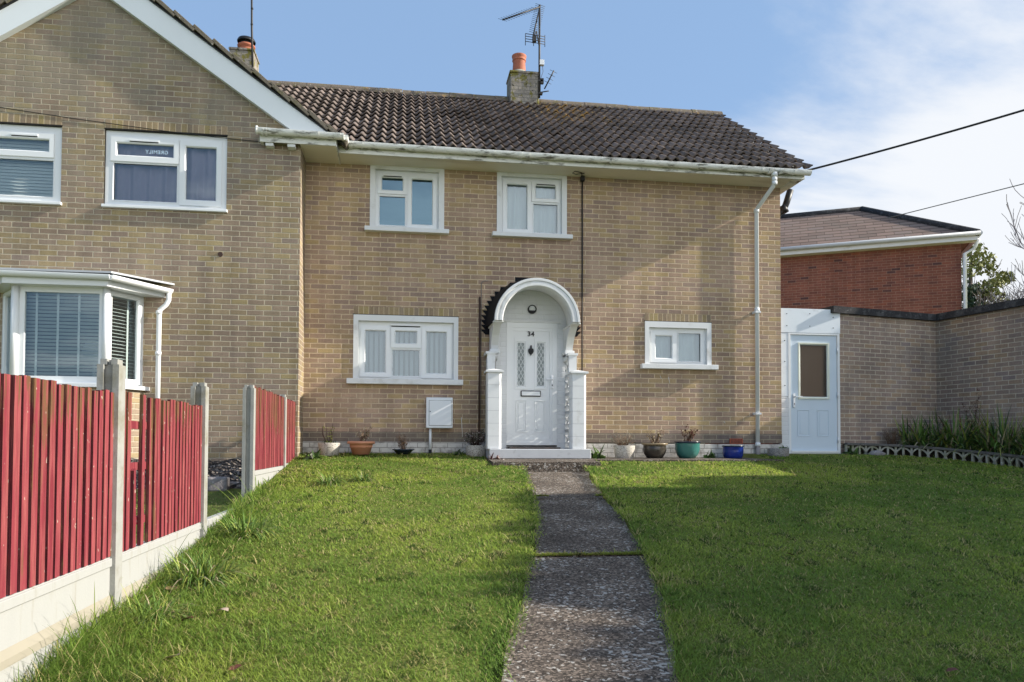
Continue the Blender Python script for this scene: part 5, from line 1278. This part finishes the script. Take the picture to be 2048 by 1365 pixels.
# ------------------------------------------------------------------ red brick house behind
RH = thing('brick_house', 'red brick house with hipped brown tiled roof behind the outhouse', 'house', (13, 9, 0))
uu = Vector((-.875, .483, 0)).normalized(); vv = Vector((.483, .875, 0)).normalized(); K = Vector((15.235, 7.112, 0))
def RP(a, b, z): return K+uu*a+vv*b+Vector((0, 0, z))
m = MB()
m.face([RP(9, 0, -1), RP(0, 0, -1), RP(0, 0, 5.83), RP(9, 0, 5.83)]); m.face([RP(0, 0, -1), RP(0, 7, -1), RP(0, 7, 5.83), RP(0, 0, 5.83)]); m.face([RP(9, 7, -1), RP(9, 0, -1), RP(9, 0, 5.83), RP(9, 7, 5.83)])
m.build('wall', 'brick_red', RH)
m = MB(); ap = (2.30, 2.75, 7.78)
e1, e2 = RP(-.36, -.32, 5.95), RP(9.3, -.32, 5.95); a1 = RP(*ap); a2 = RP(6.2, 2.75, 7.78)
m.face([e2, e1, a1, a2]); m.face([e1, RP(-.36, 6.0, 5.95), a1]); m.face([RP(-.36, 6.0, 5.95), RP(9.3, 6, 5.95), a2, a1]); 
m.face([RP(5.2, 3.4, 7.70), RP(8.6, 2.6, 8.75), RP(11, 3.5, 8.75), RP(11, -.3, 6.2)]); 
RR = m.build('roof', 'red_roof', RH)
m = MB()
m.tube([e1+Vector((0, 0, .03)), a1+Vector((0, 0, .03))], .10, 8); m.tube([a1+Vector((0, 0, .02)), RP(5.25, 2.75, 7.80)], .10, 8); m.tube([RP(5.25, 2.75, 7.80), RP(7.9, 2.75, 8.6)], .10, 8)
m.build('ridge_tiles', 'coping', RR)
m = MB(); m.box(0, 0, 0, 0, 0, 0); m = MB()
m.face([RP(9, -.30, 5.80), RP(-.34, -.30, 5.80), RP(-.34, -.30, 5.96), RP(9, -.30, 5.96)]); m.face([RP(9, 0, 5.80), RP(-.34, 0, 5.80), RP(-.34, -.30, 5.80), RP(9, -.30, 5.80)][::-1]); m.face([RP(-.34, -.30, 5.80), RP(-.34, 6, 5.80), RP(-.34, 6, 5.96), RP(-.34, -.30, 5.96)]); m.build('fascia', 'white_paint', RH)
m = MB(); m.tube([RP(9, -.36, 5.96), RP(-.40, -.36, 5.97)], .06, 10); m.tube([RP(-.40, -.36, 5.97), RP(-.40, 5, 5.97)], .055, 10); m.build('gutter', 'lead', RH)
m = MB(); m.tube([RP(-.38, -.2, 5.85), RP(-.30, -.05, 5.62), RP(-.07, -.06, 5.5), RP(-.07, -.06, -.5)], .05, 10); m.build('downpipe', 'white', RH)

# ------------------------------------------------------------------ trees
def leaf_cards(m, c, rad, n, s, rr, mi=0, flat=.7):
    for i in range(n):
        while True:
            p = Vector((rr.uniform(-1, 1), rr.uniform(-1, 1), rr.uniform(-1, 1)))
            if p.length < 1: break
        p = Vector((p.x*rad, p.y*rad, p.z*rad*flat))+Vector(c); a = Vector((rr.gauss(0, 1), rr.gauss(0, 1), rr.gauss(0, 1))).normalized(); b = a.cross(Vector((rr.gauss(0, 1), rr.gauss(0, 1), rr.gauss(0, 1)))).normalized(); q = s*rr.uniform(.6, 1.4)
        m.face([p-a*q, p+b*q*.45, p+a*q, p-b*q*.45], mi)
def branch(m, p, d, L_, r, depth, rr, tips=None, spread=.6, upw=.15, kids=(3, 4), n=5):
    pts = [p]; cur = p.copy(); dd = d.copy(); segs = 4
    for k in range(segs):
        dd = (dd+Vector((rr.gauss(0, .12), rr.gauss(0, .12), rr.gauss(0, .08)+upw*.25))).normalized(); cur = cur+dd*(L_/segs); pts.append(cur.copy())
    rs = [max(.011, r*(1-.55*k/segs)) for k in range(segs+1)]
    m.tube(pts, rs, n if depth > 1 else 4, caps=False)
    if tips is not None and depth <= 1: tips.append(cur.copy())
    if depth == 0: return
    for k in range(rr.randint(*kids)):
        t = rr.uniform(.3, 1.); i = min(int(t*segs), segs-1); q = pts[i].lerp(pts[i+1], t*segs-i)
        nd = (dd+Vector((rr.gauss(0, spread), rr.gauss(0, spread), rr.gauss(0, spread*.6)+upw))).normalized()
        branch(m, q, nd, L_*rr.uniform(.55, .8), r*rr.uniform(.42, .6), depth-1, rr, tips, spread, upw, kids, n)
def bare_tree(label, x, y, z, h, seed, mat='bark_pale', depth=4, r=.13, kids=(3, 4), spread=.5, name='bare_tree', lean=(0, 0), group='bare winter trees on the right'):
    rr = random.Random(seed); T = thing(name, label, 'tree', (x, y, z), group)
    m = MB(); top = Vector((x+lean[0]*h*.35, y+lean[1], z+h*.38)); m.tube([(x, y, z-.5), ((x+top.x)/2+.1, y, z+h*.2), top], [r, r*.85, r*.7], 8); m.build('trunk', mat, T)
    m = MB()
    for k in range(5): branch(m, Vector((x+(top.x-x)*(.6+.1*k), top.y, z+h*(.22+.04*k))), Vector((rr.gauss(0, .5)+lean[0], rr.gauss(0, .5), 1)).normalized(), h*.33, r*.6, depth, rr, None, spread, .2, kids)
    m.build('crown', mat, T); return T
T = thing('evergreen_tree', 'dark evergreen tree with gappy olive green crown behind the red brick house', 'tree', (26.5, 19.6, 0))
rr = random.Random(77); m = MB()
m.tube([(25.6, 19.6, -1), (25.7, 19.6, 5), (25.9, 19.7, 9.2)], [.22, .16, .05], 8); m.tube([(25.7, 19.6, 5), (26.5, 19.5, 7.2), (27.2, 19.5, 8.1)], [.1, .08, .04], 6); m.tube([(25.7, 19.6, 4), (26.6, 19.7, 5.8), (27.4, 19.6, 6.6)], [.1, .08, .04], 6); m.build('trunk', 'bark', T)
m = MB()
for c, rd, nn in [((25.75, 19.6, 9.15), .7, 240), ((26.35, 19.5, 8.75), .55, 170), ((25.5, 19.5, 8.3), .65, 200), ((26.6, 19.5, 8.35), .45, 110), ((26.55, 19.4, 7.5), .6, 190), ((27.2, 19.5, 7.9), .5, 120), ((27.55, 19.6, 8.0), .4, 90), ((26.1, 19.4, 7.3), .55, 150), ((26.9, 19.5, 6.9), .6, 170), ((27.5, 19.5, 6.75), .45, 100), ((26.3, 19.6, 6.5), .5, 120)]: leaf_cards(m, c, rd, nn, .11, rr)
m.build('crown', 'needle', T)
m = MB()
for k in range(16): leaf_cards(m, (25.55+rr.gauss(0, .12), 19.4, 3.2+k*.28), .42, 110, .10, rr, 0, 1.)
m.build('ivy', 'needle_dark', T)
bare_tree('bushy bare tree just right of the evergreen crown', 27.6, 20.5, 0, 8.6, 5, 'bark', 4, .12, (3, 4), .55)
bare_tree('pale bare tree between the evergreen and the tall bare tree', 29.0, 19.6, 0, 8.3, 6, 'bark_pale', 4, .12, (3, 5), .55)
bare_tree('low twiggy bare tree above the right end of the outhouse roof', 27.5, 17.8, 0, 7.0, 9, 'bark', 4, .1, (3, 5), .6)
bare_tree('tall pale bare tree leaning in from the right edge', 25.2, 13.2, 0, 10.6, 8, 'bark_pale', 4, .16, (3, 4), .42, lean=(-.1, 0))
# tall cypresses beyond the right edge of the view, whose shade falls over the right lawn
def cypress(x, y, h, r, seed, label):
    rr = random.Random(seed); T = thing('cypress_tree', label, 'tree', (x, y, gz(x, y)-.2), 'cypresses along the right boundary')
    z0 = gz(x, y)-.2
    m = MB(); m.tube([(x, y, z0), (x, y, z0+h*.9)], [.16, .03], 8); m.build('trunk', 'bark', T)
    m = MB()
    for i in range(5200):
        t = rr.random()**.85; zz__ = z0+.1+t*(h-.1); rad = r*(1-max(0, t-.72)/.28*.45)*math.sqrt(rr.uniform(.12, 1.)); a = rr.uniform(0, 6.283)
        p = Vector((x+rad*math.cos(a), y+rad*math.sin(a), zz__)); d = Vector((math.cos(a)*.5+rr.gauss(0, .35), math.sin(a)*.5+rr.gauss(0, .35), .9)).normalized(); b = d.cross(Vector((rr.gauss(0, 1), rr.gauss(0, 1), rr.gauss(0, 1)))).normalized(); q = .19*rr.uniform(.6, 1.5)
        m.face([p-d*q, p+b*q*.5, p+d*q, p-b*q*.5])
    m.build('crown', 'hedge_leaf', T)
for k, (y, h, lab) in enumerate([(-4.35, 5.9, 'cypress at the house end of the right boundary row'), (-5.5, 7.2, 'second cypress of the right boundary row from the house'), (-6.9, 7.3, 'third cypress of the right boundary row from the house'), (-8.2, 7.4, 'fourth cypress of the right boundary row from the house'), (-9.5, 7.2, 'fifth cypress of the right boundary row from the house'), (-10.8, 7.4, 'cypress at the street end of the right boundary row')]):
    cypress(14.2, y, h, 1.2, 90+k, lab)
cypress(13.0, -.17, 5.5, .50, 99, 'slender unseen cypress added beyond the outhouse to shade its front wall')  # unseen tree added to keep the sun off the outhouse front

# ------------------------------------------------------------------ overhead cables
def cable(label, a, b, sag, r, mat):
    a, b = Vector(a), Vector(b); m = MB(); pts = [a.lerp(b, t/14)-Vector((0, 0, sag*4*(t/14)*(1-t/14))) for t in range(15)]; m.tube(pts, r, 6)
    return tag(m.build('overhead_cable', mat, base=tuple(a)), label, 'cable')
cable('thick black overhead cable running right from the gable end of number 34', (6.34, -.2, 4.66), (13.2, -4.3, 6.25), .12, .017, 'cable')
cable('thin grey overhead cable above the red brick house roof', (12.75, 6.75, 6.28), (15.3, -1.6, 5.85), .0, .012, 'grey_cable')

# ------------------------------------------------------------------ grass
def vnoise(x, y, s, seed):
    g_ = np.random.default_rng(seed).random((256, 256)); X = x*s+100; Y = y*s+100
    xi = np.floor(X).astype(int); yi = np.floor(Y).astype(int); fx = X-xi; fy = Y-yi; fx = fx*fx*(3-2*fx); fy = fy*fy*(3-2*fy)
    a = g_[xi % 256, yi % 256]; b = g_[(xi+1) % 256, yi % 256]; c = g_[xi % 256, (yi+1) % 256]; d = g_[(xi+1) % 256, (yi+1) % 256]
    return (a*(1-fx)+b*fx)*(1-fy)+(c*(1-fx)+d*fx)*fy
NPY, NPL, NPR = -np.array(PY), np.array(PL), np.array(PR)
EDX = np.array([p[0] for p in ed]); EDY = np.array([p[1] for p in ed])
def grass(name, kind_label, N, xr, yr, hmul=1., dens_pow=1.35, mask=None, tall=None, zoff=0., seed=1, hero=None, wmul=1.):
    rg = np.random.default_rng(seed)
    x = rg.uniform(xr[0], xr[1], N); y = rg.uniform(yr[0], yr[1], N)
    d = np.hypot(x-CAM.x, y-CAM.y)
    keep = rg.random(N) < np.minimum(1, (4.3/np.maximum(d, 1.))**dens_pow)
    ang = np.arctan2(x, y-CAM.y)-yaw
    keep &= (np.abs(ang) < R(50)) | (d < 3.2)
    if mask is not None: keep &= mask(x, y, rg)
    x, y, d = x[keep], y[keep], d[keep]; n = len(x)
    z = .07+.107*y+zoff
    z = np.where(y < -13, .07+.107*-13+(y+13)*.04, z)
    n1 = vnoise(x, y, 1.1, 1); n2 = vnoise(x, y, 4.5, 2); n3 = vnoise(x, y, 13., 3); n4 = vnoise(x, y, .45, 4)
    h = (.012+.010*n2+.022*np.maximum(0, n3-.62)+.008*n1)*hmul*rg.uniform(.55, 1.35, n)
    if tall is not None: h = h+tall(x, y)*rg.uniform(.2, 1., n)
    h = np.where(rg.random(n) < .03, h*2.1, h)
    w = (.0017+.0009*rg.random(n))*np.clip(d/4.2, .85, 3.4)*wmul
    az = rg.uniform(0, 2*np.pi, n); t0 = R(1)*rg.uniform(5, 50, n); t1 = R(1)*rg.uniform(50, 118, n)
    dx, dy = np.cos(az), np.sin(az); fa = az+np.pi/2+rg.normal(0, .25, n); sx, sy = np.cos(fa)*w, np.sin(fa)*w
    V = np.empty((n, 7, 3), np.float32)
    L_ = h*1.45; ts = (0., .4, .75, 1.); cx_, cz_ = np.zeros(n), np.zeros(n); k = 0
    for q in range(4):
        if q:
            th_ = t0+(t1-t0)*(ts[q]+ts[q-1])/2; cx_ = cx_+np.sin(th_)*L_*(ts[q]-ts[q-1]); cz_ = cz_+np.cos(th_)*L_*(ts[q]-ts[q-1])
        for sgn in ((-1, 1) if q < 3 else (0,)):
            ww = (1, .9, .6, 0)[q]
            V[:, k, 0] = x+dx*cx_+sx*ww*sgn; V[:, k, 1] = y+dy*cx_+sy*ww*sgn; V[:, k, 2] = z-.006+np.maximum(cz_, .004+.002*q); k += 1
    base = (np.arange(n)*7)[:, None]
    quads = np.concatenate([base+np.array([[0, 1, 3, 2]]), base+np.array([[2, 3, 5, 4]])]); tris = base+np.array([[4, 5, 6]])
    loops = np.concatenate([quads.ravel(), tris.ravel()]).astype(np.int32); nq = len(quads); nt = len(tris)
    starts = np.concatenate([np.arange(nq)*4, nq*4+np.arange(nt)*3]).astype(np.int32); tots = np.concatenate([np.full(nq, 4), np.full(nt, 3)]).astype(np.int32)
    me = bpy.data.meshes.new(name); me.vertices.add(n*7); me.vertices.foreach_set('co', V.ravel())
    me.loops.add(len(loops)); me.loops.foreach_set('vertex_index', loops); me.polygons.add(nq+nt); me.polygons.foreach_set('loop_start', starts); me.polygons.foreach_set('loop_total', tots)
    me.update(calc_edges=True)
    # blade colours: mid green, bright yellow green, straw; patchy
    r0 = rg.random(n); n5 = vnoise(x, y, 2.3, 6); patch = np.clip((n1*.35+n4*.3+n5*.35-.36)*2.6+rg.normal(0, .22, n), 0, 1)[:, None]
    g1 = np.array([.175, .285, .05]); g2 = np.array([.375, .455, .085]); st = np.array([.52, .45, .20]); dk = np.array([.07, .125, .022])
    c = g1*(1-patch)+g2*patch
    c = np.where((r0 < .06+.22*np.clip((n3-.5)*2.5+(n5-.55), 0, 1))[:, None], st, c); c = np.where(((r0 > .93) | ((n3 > .80) & (r0 > .35)))[:, None], dk, c)
    c = c*rg.uniform(.75, 1.25, (n, 1))
    if hero: c = c*np.array(hero)
    cc = np.ones((n, 7, 4), np.float32); cc[:, :, :3] = c[:, None, :]
    ca = me.color_attributes.new('Col', 'FLOAT_COLOR', 'POINT'); ca.data.foreach_set('color', cc.ravel())
    me.materials.append(M['grass']); o = bpy.data.objects.new(name, me); COL.objects.link(o); o['kind'] = 'stuff'
    return o
def lawn_mask(x, y, rg):
    l = np.interp(-y, NPY, NPL)+rg.normal(0, .03, len(x))+.05*(vnoise(x, y, 3.1, 12)-.45); r = np.interp(-y, NPY, NPR)+rg.normal(0, .03, len(x))-.07*(vnoise(x, y, 2.7, 13)-.40)
    onpath = (x > l) & (x < r) & (y < -1.45)
    jn = np.minimum(np.abs(y+6.205), np.abs(y+3.715)+.012)
    onslab = (y > -1.50) & (x > 1.2) & (x < 2.75) | (y > -1.0+rg.normal(0, .02, len(x))) & (x > 1.2) & (x < 5.6)
    bedx = np.interp(-y, -EDY, EDX)-.03
    house = (y > -.06)
    pots = (y > -.25)
    return ~onpath & ~onslab & (x < bedx) & ~house & ~pots & (x > -1.50)
def tall_edges(x, y):
    f = np.exp(-np.maximum(0, x+1.50)/.17)*.11*(y < -3.0)*(.4+vnoise(x, y, 2.2, 9))
    f2 = np.exp(-np.maximum(0, x+1.45)/.45)*.075*np.clip((-y-6.8)/1.2, 0, 1)
    w = np.clip((y+.75)/.5, 0, 1)*.03*(x < 1.2)
    l = np.interp(-y, NPY, NPL); r = np.interp(-y, NPY, NPR); e = (np.exp(-np.abs(x-l)/.05)*.012+np.exp(-np.abs(x-r)/.06)*.028)*(y < -1.5)
    return f+f2+w+e
grass('lawn', '', 1800000, (-1.52, 11.0), (-9.9, -.02), mask=lawn_mask, tall=tall_edges, seed=3)
grass('neighbour_lawn', '', 60000, (-6.5, -1.62), (-8.5, -2.85), mask=lambda x, y, rg: x < -1.63, zoff=-.09, seed=4)
# grass in the path joints
def joint_mask(x, y, rg):
    l = np.interp(-y, NPY, NPL); r = np.interp(-y, NPY, NPR)
    return (x > l) & (x < r) & ((np.abs(y+6.205) < .02) | ((np.abs(y+3.71) < .014) & (vnoise(x, y, 5., 8) > .35)))
grass('joint_grass', '', 420000, (.8, 2.3), (-6.25, -3.65), mask=joint_mask, zoff=-.02, hmul=.7, seed=5, dens_pow=.3, hero=(1.1, .95, 1.0))
for k, (x, y, s, lab) in enumerate([(-1.22, -5.45, .15, 'grass tuft growing against the second fence post'), (-1.25, -6.72, .17, 'largest drooping grass tuft beside the curled brown leaf'), (-.80, -3.0, .10, 'low dark grass tuft on the upper left lawn'), (-.45, -2.75, .08, 'small dark grass tuft right of the low tuft on the upper left lawn'), (-1.30, -7.5, .10, 'wispy grass tuft at the foot of the nearest fence post')]):
    clump('grass_tuft', lab, 'grass tuft', (x, y, gz(x, y)), int(260+1900*s), s, .13, .15+1.15*s, .0065, ['leaf', 'leaf_yellow', 'leaf_dark', 'leaf_straw'], (6, 3, 1.5, .5), (1.0, 2.8), 'grass tufts on the left lawn', 70+k, el=(30, 80))
